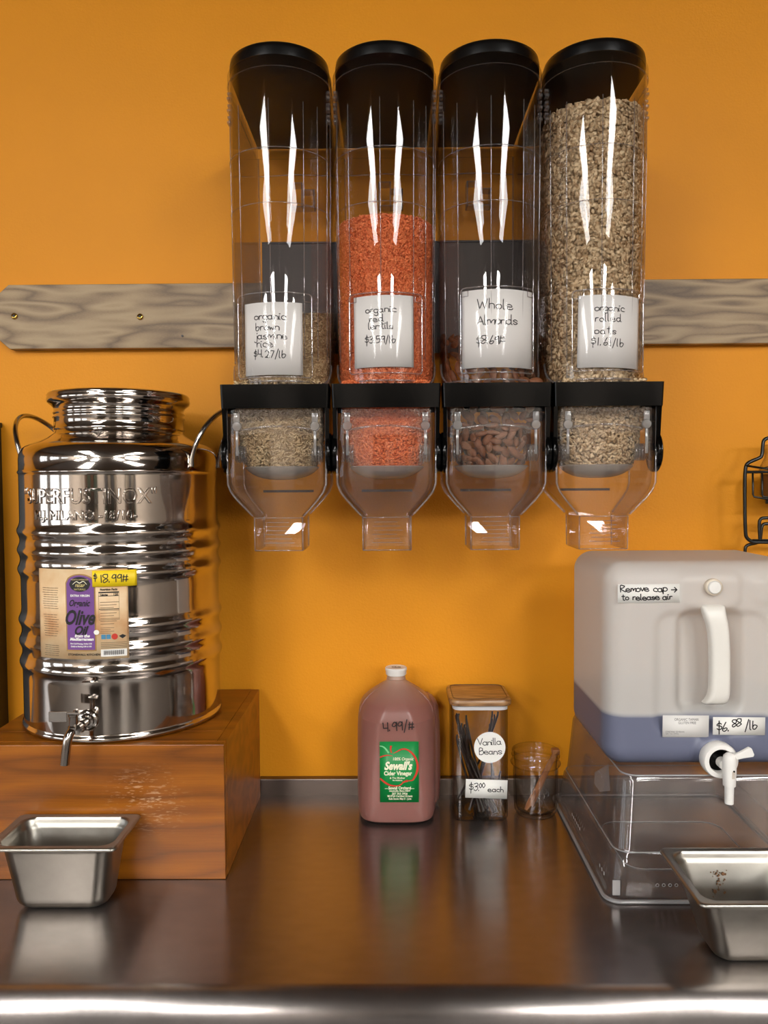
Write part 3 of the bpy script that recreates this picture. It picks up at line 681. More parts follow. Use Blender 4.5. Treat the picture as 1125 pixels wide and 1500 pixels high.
    for s in (-1, 1):
        pts = [(xc+s*hx, yf+.0035, z) for z, hx, yf, yb, r in secs[:]]
        g.tube(pts, .0016, 6); g.tube([(xc+s*hx, yb-.003, z) for z, hx, yf, yb, r in secs], .0016, 6)
        g.tube([(xc+s*.0365, 1.165, .562), (xc+s*.0365, 1.167, .512)], .0010, 6); g.tube([(xc+s*.0365, 1.254, .562), (xc+s*.0365, 1.251, .512)], .0010, 6)
    g.tube([(xc-.0365, 1.1665, .5118), (xc+.0365, 1.1665, .5118)], .0009, 6); g.tube([(xc-.0375, 1.163, .5615), (xc+.0375, 1.163, .5615)], .0007, 6)
    g.make('moulded_edges', CLEARE, hs, True)
    g = G()
    for s in (-1, 1):
        g.tube([(xc+s*.0765, 1.232, .800), (xc+s*.0765, 1.226, .785), (xc+s*.073, 1.212, .772), (xc+s*.064, 1.194, .7635)], .0018, 6, smooth=2)
    g.tube([(xc+.0755*sin(a), 1.2345-.0755*cos(a), .7672) for a in np.linspace(-1.2, 1.2, 17)], .0014, 6)
    g.make('moulded_edges', CLEARE, hop, True)
    for s in (-1, 1):
        g = G().lathe([(0, 1.1455), (.0062, 1.1458), (.0072, 1.1475), (.0072, 1.1495)], xc+s*.058, 0, 24, 'y', .6985)
        g.box(xc+s*.058-.002, xc+s*.058+.002, 1.147, 1.1495, .655, .692, .0005).box(xc+s*.058-.0045, xc+s*.058+.0045, 1.147, 1.1495, .704, .718, .0005)
        la = g.make('latch', LATCH, hs, True, shade_angle=40)
        G().box(xc+s*.058-.0012, xc+s*.058+.0012, 1.1442, 1.1456, .695, .702, .0003).make('latch_pin', CHROME, la) if False else None
    for s in (-1, 1):
        g = G()
        for k in range(4): g.lathe([(.0125, xc+s*(.050+k*.0045)), (.0135, xc+s*(.0508+k*.0045)), (.0135, xc+s*(.0525+k*.0045)), (.0125, xc+s*(.0533+k*.0045))], 0, 1.185, 20, 'x', .6585)
        g.make('pivot_hub', CLEARE, hs, True)
    # frosted scoop: lower shell of an ellipsoid
    g = G(); rings_o, rings_i = [], []
    for k in range(8):
        th = rad(-86+k*7.0); ce = cos(th)**.72
        for R_, rr_ in ((rings_o, 1.0), (rings_i, .955)):
            R_.append([(xc+.0685*rr_*ce*sin(a), 1.212-.054*rr_*ce*cos(a), .668+.049*rr_*sin(th)) for a in np.linspace(0, 2*pi, 41)[:-1]])
    g.rings(rings_o, True, True, False); g.rings(rings_i[::-1], True, False, True); g.rings([rings_o[-1], rings_i[-1]], True, False, False)
    g.make('frosted_scoop', FROST, t, True, label='frosted white scoop bowl')
    G().tube([(xc-.060, 1.175, .694), (xc-.03, 1.166, .6985), (xc, 1.163, .700), (xc+.03, 1.166, .6985), (xc+.060, 1.175, .694)], .0016, 6, smooth=2).make('scoop_lip', CLEARE, hs, True)
    G().box(xc-.042, xc+.042, 1.2815, 1.2825, .5985, .6025).make('slot', DARKLINE, hs)
    # card holder and card
    (cx0, cx1, cz0, cz1, tilt), (hx0, hx1, hz0, hz1) = card[0], card[1]
    sc = .957*.0795
    hm = cyl_map(xc, 1.2345, sc+.0010, 0, 0)
    rpts = [(a, b) for a, b in rrect((hx1-hx0)/2, (hz1-hz0)/2, .005, (hx0+hx1)/2-xc, (hz0+hz1)/2, 3)]
    def dense(P):
        o_ = []
        for k in range(len(P)):
            a, b = P[k], P[(k+1) % len(P)]; L = math.hypot(a[0]-b[0], a[1]-b[1]); n = max(1, int(L/.006)); o_ += [(a[0]+(b[0]-a[0])*i/n, a[1]+(b[1]-a[1])*i/n) for i in range(n)]
        return o_
    def arcu(x): return sc*math.asin(max(-.99, min(.99, x/sc)))
    hold = G().tube([hm(arcu(a), b, .0015) for a, b in dense(rpts)], .0011, 6, closed=True).make('card_holder', CLEARE, t, True, label='clear card holder frame')
    g = G()
    for s, xx in ((-1, hx0-xc), (1, hx1-xc)):
        g.tube([hm(arcu(xx-s*.001), hz1-.012, .0015), hm(arcu(xx-s*.010), hz1-.012, .0015), hm(arcu(xx-s*.010), hz1-.004, .0015)], .0008, 6)
    g.make('holder_tabs', CLEARE, hold)
    uc = (arcu(cx0-xc)+arcu(cx1-xc))/2; hw = (arcu(cx1-xc)-arcu(cx0-xc))/2
    cm = cyl_map(xc, 1.2345, sc+.0014, uc/(sc+.0014), (cz0+cz1)/2, tilt); hh = (cz1-cz0)/2
    cardo = sheet('price_card', cm, -hw, hw, -hh, hh, PAPER, t, nu=20, thick=.0003, label=card[2])
    handwrite('handwriting', cm, card[3], cardo, .0006, card[4])
    sheet('sleeve', cyl_map(xc, 1.2345, sc+.0032, 0, 0), arcu(hx0-xc)+.001, arcu(hx1-xc)-.001, hz0+.001, hz1-.001, SLEEVE, hold, nu=24, thick=0)
    return t
XB = [-.1705, -.0065, .157, .3205]
cards = [
 ((-.219, -.1315, .7758, .8835, 0), (-.2301, -.1193, .7728, .898), 'white card handwritten organic brown jasmine rice $4.27/lb',
  [('organic', -.027, .0285, .0058, rad(-1), 1.2), ('brown', -.0250, .0125, .0058, 0, 1.2), ('jasmine', -.0275, -.0005, .0058, 0, 1.0), ('rice', -.0235, -.0125, .0058, 0, 1.2), ('$4.27/lb', -.029, -.0265, .0052, rad(-3), 1.5)], .0012),
 ((-.054, .0349, .7865, .8925, rad(.5)), (-.0601, .0471, .7777, .8966), 'white card handwritten organic red lentils $3.59/lb',
  [('organic', -.026, .0270, .0052, rad(1), 1.5), ('red', -.0205, .0140, .0052, 0, 1.6), ('lentils', -.0220, .0030, .0052, 0, 1.0), ('$3.59/lb', -.0280, -.0170, .0050, rad(-1), 1.5)], .0012),
 ((.1085, .2151, .7845, .9000, 0), (.1075, .2161, .7774, .9042), 'large white card handwritten Whole Almonds $8.69#',
  [('Whole', -.034, .0290, .0074, rad(-1), 1.6), ('Almonds', -.034, .0060, .0068, 0, .9), ('$8.69#', -.035, -.0230, .0060, 0, 1.0)], .0013),
 ((.2810, .3750, .7830, .8900, rad(-1)), (.2746, .3846, .7792, .8988), 'white card handwritten organic rolled oats $1.61/lb',
  [('organic', -.0265, .0300, .0055, rad(-1), 1.2), ('rolled', -.0255, .0140, .0055, rad(1), 1.6), ('oats', -.0260, -.0040, .0055, 0, 1.9), ('$1.61/lb', -.0310, -.0200, .0055, rad(-3), 2.0)], .0012)]
names = ['leftmost clear dispenser nearly empty of brown jasmine rice above the oil can', 'second clear dispenser half full of orange red lentils', 'third clear dispenser with brown almonds only at the bottom', 'rightmost clear dispenser filled with rolled oats']
for k in range(4): dispenser(XB[k], names[k], cards[k], None, None, None)

# ---------------------------------------------------------------- grains
def tmpl(kind):
    if kind == 'flake':
        n = 7; a = np.arange(n)*2*pi/n; v = [(0, 0, .16)]+[(cos(t)*(1+.12*((i*5) % 3-1)), .82*sin(t), .10*sin(2*t)) for i, t in enumerate(a)]+[(0, 0, -.16)]
    elif kind == 'lentil':
        n = 6; a = np.arange(n)*2*pi/n; v = [(0, 0, .42)]+[(cos(t), sin(t), 0) for t in a]+[(0, 0, -.42)]
    else:
        n = 4; a = np.arange(n)*2*pi/n
        v = [(1, 0, 0)]+[(.45, .24*cos(t), .24*sin(t)) for t in a]+[(-.55, .22*cos(t), .22*sin(t)) for t in a]+[(-1, 0, 0)]
        f = []
        for i in range(n):
            j = (i+1) % n; f += [(0, 1+i, 1+j), (1+i, 1+n+i, 1+n+j), (1+i, 1+n+j, 1+j), (1+2*n, 1+n+j, 1+n+i)]
        return np.array(v), np.array(f)
    f = []
    for i in range(n): j = (i+1) % n; f += [(0, 1+i, 1+j), (n+1, 1+j, 1+i)]
    return np.array(v, dtype=float), np.array(f)
def scatter(pts, nrm, kind, size, tilt, jit=.15):
    """pts, nrm (n,3): each grain lies roughly in the surface, tilted at random"""
    tv, tf = tmpl(kind); n = len(pts)
    r = rng.normal(size=(n, 3)); nn = nrm+rng.normal(size=(n, 3))*tilt; nn /= np.linalg.norm(nn, axis=1)[:, None]
    a = np.cross(r, nn); a /= np.linalg.norm(a, axis=1)[:, None]; b = np.cross(nn, a)
    s = size*(1+rng.normal(size=n)*jit)
    V = pts[:, None, :]+s[:, None, None]*(tv[None, :, 0, None]*a[:, None, :]+tv[None, :, 1, None]*b[:, None, :]+tv[None, :, 2, None]*nn[:, None, :])
    Fc = (tf[None]+(np.arange(n)*len(tv))[:, None, None]).reshape(-1, 3)
    sh = np.repeat(rng.random(n), len(tv))
    return V.reshape(-1, 3), Fc, sh
def hopper_pts(xc, n, z0, ztop, inset):
    # points on the rounded front and the two sides; level top, floor rising to the back
    t = rng.random(n); L1 = pi*.075; L2 = .13; tot = L1+2*L2; d = t*tot; z = z0+rng.random(n)*(ztop-z0)
    P = np.zeros((n, 3)); Q = np.zeros((n, 3)); S = np.interp(z, [.76, .80, 1.03, 1.11, 1.2, 1.243], [.955, .957, .981, .993, .996, 1.0])
    r = .0795*S-inset
    m = (d >= L2) & (d < L2+L1); a = (d-L2)/L1*pi-pi/2
    P[:, 0] = np.where(m, r*np.sin(a), np.where(d < L2, -r, r)); P[:, 1] = np.where(m, 1.2345-r*np.cos(a), 1.2345+np.where(d < L2, d, d-L1-L2))
    Q[:, 0] = np.where(m, np.sin(a), np.sign(P[:, 0])); Q[:, 1] = np.where(m, -np.cos(a), 0)
    P[:, 0] += xc; P[:, 2] = z
    k = z > .764+np.maximum(0, P[:, 1]-1.2345)*.30; return P[k], Q[k]
def top_pts(xc, n, z, depth=.20, mound=.0):
    x = (rng.random(n)*2-1)*.073; y = 1.163+rng.random(n)*depth; k = (y > 1.2345) | (x**2+(y-1.2345)**2 < .073**2)
    return np.stack([x[k]+xc, y[k], np.full(k.sum(), z)], 1), np.tile([0, 0, 1.0], (k.sum(), 1))
def scoop_pts(xc, n, sx=.0635, sy=.048, sz=.041):
    a = rng.random(n)*2*pi; u = rng.random(n)*1.9-.95; c = np.sqrt(1-u*u)
    nn = np.stack([c*np.sin(a), -c*np.cos(a), u], 1); k = nn[:, 1] < .35; nn = nn[k]
    u2 = nn[:, 2]; wid = np.where(u2 > .55, 1, 1)
    ce = np.where(u2 > 0, 1/c[k], c[k]**-.28); return np.stack([xc+sx*nn[:, 0]*ce, 1.212+sy*nn[:, 1]*ce, .667+sz*nn[:, 2]], 1), nn
def throat_pts(xc, n):
    x = (rng.random(n)*2-1)*.066; z = .690+rng.random(n)*.078
    return np.stack([xc+x, 1.192-.02*(z-.69)/.078+.00*x, z], 1), np.tile([0, -1.0, .2], (n, 1))
def core(xc, ztop, inset, name_, m, parent_verts):
    g = G()
    g.rings([hop_section(.957, .779, inset, xc=xc, y_back=1.45) , hop_section(hop_scale(ztop), ztop, inset, xc=xc, y_back=1.45)])
    return g
def hop_core(xc, ztop, inset):
    rs_ = []
    for z in (.765, .80, 1.0, 1.1, 1.2):
        if z >= ztop: break
        r = hop_section(hop_scale(z), z, inset, xc=xc, y_back=1.47)
        rs_.append([(x, y, max(zz, .766+max(0, y-1.2345)*.30)) for x, y, zz in r])
    rs_.append([(x, y, ztop) for x, y, zz in hop_section(hop_scale(ztop), ztop, inset, xc=xc, y_back=1.47)])
    return G().rings(rs_)
def scoop_core(g, xc, s=.93):
    rs_ = [[(xc+.0635*s*(1 if th > 0 else cos(th)**.72)*sin(a), 1.212-.048*s*(1 if th > 0 else cos(th)**.72)*cos(a), .667+.041*s*sin(th)) for a in np.linspace(0, 2*pi, 33)[:-1]] for th in np.linspace(-1.5, 1.5, 14)]
    g.rings(rs_); g.box(xc-.064, xc+.064, 1.2, 1.27, .695, .768); return g
def stuff(name, label, cat, xc, gcore, parts, m):
    V = [np.array(gcore.v)]; tri = []
    for f in gcore.f:
        for k in range(1, len(f)-1): tri.append((f[0], f[k], f[k+1]))
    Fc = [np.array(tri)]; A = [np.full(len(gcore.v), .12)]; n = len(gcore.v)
    for v, f, s in parts: V.append(v); Fc.append(f+n); A.append(s); n += len(v)
    o = mk(name, np.concatenate(V), np.concatenate(Fc), m, None, loc=(xc, 1.2, .62), attr=np.concatenate(A))
    return setp(o, label, cat, None, 'stuff')
# oats
OATM = mat_grain('oat_flakes', (168, 136, 98), (236, 210, 170)); x = XB[3]
ps = [scatter(*hopper_pts(x, 14500, .764, 1.176, .0062), 'flake', .0056, .36), scatter(*top_pts(x, 1500, 1.176), 'flake', .0054, .3), scatter(*scoop_pts(x, 2600), 'flake', .0043, .5), scatter(*throat_pts(x, 900), 'flake', .0043, .5)]
stuff('rolled_oats', 'pale rolled oats filling the rightmost dispenser', 'oats', x, scoop_core(hop_core(x, 1.174, .0085), x, .94), ps, OATM)
# lentils
LENM = mat_grain('red_lentils', (206, 92, 46), (246, 142, 88)); x = XB[1]
ps = [scatter(*hopper_pts(x, 35000, .764, 1.012, .0040), 'lentil', .0023, .5), scatter(*top_pts(x, 5000, 1.0125), 'lentil', .0023, .3), scatter(*scoop_pts(x, 7500), 'lentil', .0023, .5), scatter(*throat_pts(x, 4000), 'lentil', .0023, .5)]
stuff('red_lentils', 'orange red lentils filling the lower half of the second dispenser', 'lentils', x, scoop_core(hop_core(x, 1.011, .0046), x, .965), ps, LENM)
# rice: a wedge that rises to the back of the hopper
RICM = mat_grain('brown_rice', (150, 122, 84), (220, 194, 152)); x = XB[0]
def wedge(xc, lo=.785, hi=.935):
    g = G(); A = hop_section(.957, .78, .004, xc=xc, y_back=1.47)
    B = [(a, b, max(lo+(b-1.18)*(hi-lo)/.29, .768+max(0, b-1.2345)*.30+.002)) for a, b, c in A]; A = [(a, b, .766+max(0, b-1.2345)*.30) for a, b, c in A]
    return g.rings([A, B])
def wedge_pts(xc, n, lo=.785, hi=.935):
    P, Q = hopper_pts(xc, n, .764, hi, .0040); k = P[:, 2] < lo+(P[:, 1]-1.18)*(hi-lo)/.29; P, Q = P[k], Q[k]
    m_ = n//3; xx = (rng.random(m_)*2-1)*.07; yy = 1.165+rng.random(m_)*.30; kk = (yy > 1.2345) | (xx**2+(yy-1.2345)**2 < .07**2); xx, yy = xx[kk], yy[kk]
    T = np.stack([xx+xc, yy, lo+(yy-1.18)*(hi-lo)/.29], 1)
    return np.concatenate([P, T]), np.concatenate([Q, np.tile([0, -.46, .88], (len(T), 1))])
def ricescat(P, Q): return scatter(P, Q, 'rice', .0043, .45)
ps = [ricescat(*wedge_pts(x, 12000)), ricescat(*scoop_pts(x, 3800)), ricescat(*throat_pts(x, 1700))]
g = scoop_core(wedge(x), x, .95)
stuff('brown_rice', 'brown jasmine rice at the bottom of the leftmost dispenser', 'rice', x, g, ps, RICM)
# almonds one by one
def mat_almond():
    m, nt, b = newmat('almond_skin'); L = nt.links; co = coords(nt, (1.2, 9, 9))
    n = N(nt, 'ShaderNodeTexNoise', i_Scale=160.0, i_Detail=3.0); L.new(co, n.inputs[0])
    r = ramp(nt, [(.3, lin((88, 48, 24))), (.7, lin((140, 84, 48)))]); L.new(n.outputs[0], r.inputs[0]); L.new(r.outputs[0], b.inputs['Base Color'])
    b.inputs['Roughness'].default_value = .6; add_bump(nt, b, n.outputs[0], .4, .0006); return m
ALM = mat_almond()
prof = [(0, -.0120), (.0030, -.0108), (.0052, -.0080), (.0064, -.0040), (.0066, 0.0), (.0060, .0040), (.0046, .0078), (.0024, .0108), (0, .0122)]
ga = G().rings([[(h, r*cos(a), .62*r*sin(a)) for a in np.linspace(0, 2*pi, 13)[:-1]] for r, h in prof])
x = XB[2]; almonds = []; first = None; pts = []
def try_add(P, Q, dmin, cap):
    n0 = len(pts)
    for p, q in zip(P, Q):
        if all((p[0]-a[0][0])**2+(p[1]-a[0][1])**2+(p[2]-a[0][2])**2 > dmin*dmin for a in pts): pts.append((p, q))
        if len(pts)-n0 >= cap: break
P, Q = scoop_pts(x, 4000, .057, .042, .036); try_add(P, Q, .0112, 90)
P, Q = scoop_pts(x, 1500, .040, .028, .026); try_add(P, Q, .012, 30)
P, Q = throat_pts(x, 2500); P[:, 1] += rng.random(len(P))*.02; try_add(P, Q, .0120, 55)
P, Q = wedge_pts(x, 6000, .784, .885); P[:, 0] = x+(P[:, 0]-x)*.93; P[:, 1] = np.where(P[:, 1] < 1.2345, 1.2345+(P[:, 1]-1.2345)*.93, P[:, 1]); P[:, 2] += .004
try_add(P, Q, .0140, 110)
for p, q in pts:
    if first is None: first = o = mk('almond', ga.v, ga.f, ALM, None, True, loc=(0, 0, 0))
    else: o = first.copy(); col.objects.link(o)
    o.location = p; nq = Vector(q+rng.normal(size=3)*.35).normalized(); t_ = nq.cross(Vector(rng.normal(size=3))).normalized(); b_ = nq.cross(t_)
    o.rotation_euler = Matrix((t_, b_, nq)).transposed().to_euler(); s = rng.uniform(.85, 1.05); o.scale = (s, s, s)
    if p[2] < .714: setp(o, 'brown whole almond in the scoop bowl below the black band of the third dispenser', 'almond', 'almonds in the scoop bowl of the third dispenser')
    else: setp(o, 'brown whole almond in the throat and hopper bottom of the third dispenser', 'almond', 'almonds above the scoop of the third dispenser')

# ---------------------------------------------------------------- cider vinegar jug
JX, JY = .0075, 1.423
jug = thing('vinegar_jug', (JX, JY, 0), 'gallon plastic jug of pinkish cider vinegar with a green label', 'jug')
def sup(hx, hy, e, z, cx=JX, cy=JY, n=72):
    o_ = []
    for i in range(n):
        a = 2*pi*i/n; c, s = cos(a), sin(a)
        o_.append((cx+hx*math.copysign(abs(c)**(2/e), c), cy+hy*math.copysign(abs(s)**(2/e), s), z))
    return o_
secs = [(0.001, .050, 4), (.002, .060, 4), (.007, .0675, 4), (.018, .0710, 4.2), (.05, .0722, 4.4), (.10, .0722, 4.4), (.15, .0720, 4.2), (.178, .0712, 4), (.186, .0706, 4), (.192, .0698, 3.8), (.202, .0680, 3.4), (.211, .0630, 3.0), (.220, .0545, 2.7), (.229, .0435, 2.4), (.237, .0320, 2.2), (.243, .0228, 2.1), (.246, .0190, 2), (.2485, .0172, 2), (.2505, .0180, 2), (.2525, .0170, 2), (.2565, .0168, 2)]
rj = []
for z, hw, e in secs:
    nr = []
    for (a, b, c) in sup(hw, hw, e, z, n=144):
        if b < JY and z < .243:
            half = max(.010, .0585-.145*z) if z < .186 else max(.010, .0315-(z-.186)*.5); over = max(0, abs(a-JX)-half)
            k = min(1, max(0, (z-.004)/.02))*min(1, max(0, (.243-z)/.04))
            b = b+over*.55*k*min(1, (JY-b)/(.6*hw))
        if z > .187 and b < JY-.3*hw and z < .235: b += .003*min(1, (z-.187)/.004)
        nr.append((a, b, c))
    rj.append(nr)
# denser vertical interpolation for smoothness
g = G().rings(rj)
# hand grip lobe at the right rear corner
lobe = [[(JX+.0585+rx*cos(a), JY+.028+ry*sin(a), z) for a in np.linspace(0, 2*pi, 37)[:-1]] for z, rx, ry in ((.002, .010, .016), (.005, .017, .026), (.014, .0225, .032), (.05, .0250, .034), (.12, .0250, .034), (.16, .0240, .033), (.19, .0215, .030), (.200, .0175, .027), (.208, .0115, .022), (.213, .004, .012))]
g.rings(lobe)
jb = g.make('jug_body', JUG, jug, True, shade_angle=24)
G().lathe([(0, .2565), (.0180, .2567), (.0192, .2585), (.0192, .2640), (.0202, .2655), (.0202, .2695), (.0190, .2708), (.012, .2702), (0, .2700)], JX+.004*0, JY, 40).make('cap', WHITEP, jug, True, label='white push-on cap', shade_angle=40)
capm = flat_map((JX, JY, .2705), (1, 0, 0), (0, 1, 0))
handwrite('cap_marking', capm, [('ACV', -.008, -.004, .005, 0, 1.2)] if False else [('as', -.007, -.004, .006, 0, 1.2)], bpy.data.objects['cap'] if 'cap' in bpy.data.objects and bpy.data.objects['cap'].parent == jug else jug, .0004, .0016)
jf = JY-.0722-.0028
jm = flat_map((.0119, jf, .1010))
jl = sheet('green_label', jm, -.0345, .0345, -.0545, .0545, GREENL, jug, nu=4, thick=.0003, label='green apple label reading Sewall\'s Cider Vinegar')
U = lambda px: (px-480)/11.45*.00120/1.0*1.0
def lp(x_, y_): return ((x_-485)*.0345/400, (790-y_)*.0545/632)
ribbon2(jm, [lp(90, 480), lp(170, 450), lp(260, 440), lp(350, 455)], [.0030, .0022, .0006], .0005, 'apple_outline', REDI, jl)
ribbon2(jm, [lp(360, 400), lp(430, 370), lp(520, 320), lp(620, 315), lp(730, 380), lp(820, 500), lp(860, 650), lp(845, 790), lp(790, 910), lp(740, 965), lp(640, 970)], [.0008, .0026, .0028, .0038, .0042, .0030, .0012], .0005, 'apple_outline', REDI, jl)
ribbon2(jm, [lp(90, 920), lp(180, 1000), lp(300, 1065), lp(430, 1080), lp(510, 1055), lp(570, 1000), lp(655, 970)], [.0030, .0034, .0030, .0020, .0022, .0046], .0005, 'apple_outline', REDI, jl)
ribbon2(jm, [lp(318, 240), lp(308, 320), lp(330, 390)], [.0040, .0026, .0020], .0006, 'apple_stem', REDI, jl)
ribbon2(jm, [lp(85, 248), lp(140, 255), lp(200, 300), lp(270, 392)], [.0018, .0026, .0030], .0005, 'apple_leaf', PALEG, jl)
prints('label_lettering', jm, [('100% Organic', *lp(560, 545), .0075, .0001, .15, .88), ('Cider Vinegar', *lp(455, 855), .0102, .00035, 0, .86), ('& The Mother', *lp(445, 932), .0052, .0001, 0, .9), ('No Additives', *lp(445, 975), .0036, .0001, 0, .9),
   ('Sewall Orchard', *lp(490, 1150), .0076, .0002, 0, .84), ('Lincolnville, Maine 04849', *lp(490, 1198), .0045, .0001, 0, .82), ('207 763 3956', *lp(490, 1262), .0056, .0001, 0, .9), ('MOFGA Certified Organic', *lp(495, 1310), .0050, .0001, 0, .82), ('Bulk Store: May 0 - June', *lp(495, 1365), .0050, .0001, 0, .82)], jl, CREAM, .0006)
prints('brand_lettering', jm, [("Sewall's", *lp(455, 735), .0195, .0009, .3, .80)], jl, CREAM, .0008)
bars('label_dashes', jm, [(lp(185, 0)[0], lp(255, 0)[0], lp(0, 1140)[1], lp(0, 1130)[1]), (lp(725, 0)[0], lp(790, 0)[0], lp(0, 1140)[1], lp(0, 1130)[1])], jl, CREAM)
handwrite('price_writing', flat_map((-.0155, jf+.0014, .1735), (1, 0, 0), (0, .03, 1)), [('4.99/#', 0, 0, .0078, rad(4), 1.3)], jug, .0006, .0017)

# ---------------------------------------------------------------- square glass jar with vanilla beans
VX, VY = .1590, 1.4195; HV = .0505
vj = thing('vanilla_bean_jar', (VX, VY, 0), 'tall square glass jar of vanilla beans with a wooden lid', 'jar')
def sring(h_, z, r): return [(a, b, z) for a, b in rrect(h_, h_, r, VX, VY, 7)]
o_ = [sring(.040, .0005, .012), sring(.047, .0015, .014), sring(.0500, .006, .015), sring(HV, .012, .016), sring(HV, .10, .016), sring(HV, .2045, .016)]
i_ = [sring(HV-.0028, .2045, .0135), sring(HV-.0028, .10, .0135), sring(HV-.0028, .014, .0135), sring(.046, .009, .012), sring(.040, .0075, .010)]
G().rings(o_+i_).make('glass_body', GLASS, vj, True, shade_angle=50, label='clear square glass body')
G().rings([sring(HV-.006, .2035, .012), sring(HV-.001, .2045, .014), sring(HV-.001, .2115, .014), sring(HV-.004, .212, .014)]).make('gasket', GASKET, vj, True, shade_angle=40, label='pale silicone gasket')
G().rings([sring(.0535, .2122, .016), sring(.0558, .2140, .018), sring(.0560, .2210, .018), sring(.0545, .2240, .018), sring(.0520, .2248, .017)]).make('wooden_lid', LIDWOOD, vj, True, shade_angle=40, label='brown wooden lid')
G().tube([(a, b, .2250) for a, b in rrect(.049, .049, .014, VX, VY, 5)], .0006, 5, closed=True).make('lid_groove', pmat('lid_groove_brown', (80, 56, 34), .5), bpy.data.objects['wooden_lid'], True)  # plain dark brown line round the lid top
vf = VY-HV
cmv = flat_map((.1745, vf, .1375))
cl = [(.0282*cos(a), .0282*sin(a)) for a in np.linspace(0, 2*pi, 41)[:-1]]
cs = poly_sheet('round_sticker', cmv, cl, PAPERW, vj, .0006, label='round white sticker reading Vanilla Beans'); solid(cs, .0003, 1)
handwrite('handwriting', cmv, [('Vanilla', -.0215, .0040, .0058, rad(2), .7), ('Beans', -.0185, -.0125, .0062, 0, .9)], cs, .0012, .0013)
pmv = flat_map((.1685, vf, .0620), (1, 0, -.035), (.035, 0, 1))
ps_ = sheet('price_card', pmv, -.0375, .0375, -.0170, .0170, PAPERW, vj, h=.0010, nu=2, thick=.0003, label='white price card reading $3.00 each')
handwrite('handwriting', pmv, [('$3.', -.0310, -.0040, .0070, rad(-1), .9), ('00', -.0130, .0020, .0042, 0, 1.2), ('each', .0030, -.0045, .0050, 0, 1.4)], ps_, .0014, .0014)
rb_ = random.Random(11); firstb = None
for k in range(26):
    left = k < 18
    if left: bx0, by0 = VX+rb_.uniform(-.005, .036), VY+rb_.uniform(-.036, .036); tx0, tz0 = VX-.043+rb_.uniform(0, .022), rb_.uniform(.135, .172); ty0 = VY+rb_.uniform(-.040, .02)
    elif k < 23: bx0, by0 = VX+rb_.uniform(-.034, .0), VY+rb_.uniform(-.03, .036); tx0, tz0 = VX+.020+rb_.uniform(0, .020), rb_.uniform(.13, .185); ty0 = VY+rb_.uniform(-.02, .036)
    else: bx0, by0 = VX+rb_.uniform(-.035, .035), VY+rb_.uniform(-.02, .03); tx0, tz0 = VX-bx0*0+rb_.uniform(-.04, .04), rb_.uniform(.06, .11); ty0 = VY+rb_.uniform(-.03, .03)
    mxp = ((bx0+tx0)/2-rb_.uniform(.002, .010)*(1 if left else -1), (by0+ty0)/2, (.012+tz0)/2)
    P_ = [(bx0, by0, .0125), mxp, (tx0, ty0, tz0), (tx0+rb_.uniform(-.001, .003), ty0, tz0+.010)]
    n_ = G().tube(P_, [.0026, .0016], 7, smooth=3)
    o = n_.make('vanilla_bean', BEAN, None, True, loc=(bx0, by0, .0125))
    if left: setp(o, 'dark vanilla bean in the bundle leaning to the left inside the square jar', 'vanilla bean', 'left leaning vanilla beans')
    elif k < 23: setp(o, 'dark vanilla bean leaning to the right inside the square jar behind the round sticker', 'vanilla bean', 'right leaning vanilla beans')
    else: setp(o, 'short dark vanilla bean low down near the bottom of the square jar', 'vanilla bean', 'short vanilla beans')

# ---------------------------------------------------------------- canning jar with tongs
MX, MY = .2640, 1.4080
mj = thing('canning_jar', (MX, MY, 0), 'short open canning jar holding wooden tongs', 'jar')
mo = [(0, .0005), (.030, .0008), (.0355, .003), (.0385, .009), (.0395, .020), (.0405, .05), (.0412, .080), (.0410, .090), (.0425, .0935), (.0455, .0950), (.0460, .0970), (.0450, .0988), (.0432, .0998), (.0430, .1085), (.0442, .1095), (.0442, .1108), (.0430, .112), (.0432, .118), (.0425, .1198)]
mi = [(.0402, .1198), (.0400, .105), (.0385, .092), (.0385, .080), (.0375, .05), (.0365, .02), (.034, .010), (.020, .0075), (0, .007)]
G().lathe(mo+mi, MX, MY, 64, caps=False).make('glass_body', GLASS, mj, True, shade_angle=70, label='clear glass body with threaded rim')
ml = cyl_map(MX, MY, .0408, 0, .05)
g = G(); q_ = random.Random(3)
for k in range(9):
    a, b = -.018+k*.0042, .012*math.sin(k*1.1)+(-.006); P_ = [ml(a, b+dy, .0001) for dy in (-.004, .0, .005)]; g.tube([P_[0], ml(a+.002, b, .0003), P_[2]], .0006, 5, smooth=1)
g.make('moulded_script', CLEARE, mj, True)
tg = thing('wooden_tongs', (MX-.016, MY-.01, .0095), 'brown wooden tongs leaning in the open canning jar', 'tongs')
def slat(a, b, wdt, th, name_):
    a, b = Vector(a), Vector(b); d = (b-a).normalized(); s = d.cross(Vector((0, 1, 0))).normalized(); n_ = d.cross(s)
    g = G(); r_ = []
    for p, ww in ((a, wdt*.55), (a*.9+b*.1, wdt), (b*.9+a*.1, wdt), (b, wdt*.85)):
        r_.append([tuple(p+s*ww*i+n_*th*j) for i, j in ((-.5, -.5), (.5, -.5), (.5, .5), (-.5, .5))])
    return g.rings(r_).make(name_, TONGWOOD, tg)
slat((MX-.020, MY-.012, .012), (MX+.036, MY-.006, .1160), .0085, .003, 'tong_arm')
slat((MX-.006, MY+.010, .010), (MX+.037, MY-.001, .1160), .0085, .003, 'tong_arm')
G().box(MX+.029, MX+.043, MY-.011, MY+.004, .1125, .1225, .002).make('tong_joint', TONGWOOD, tg)

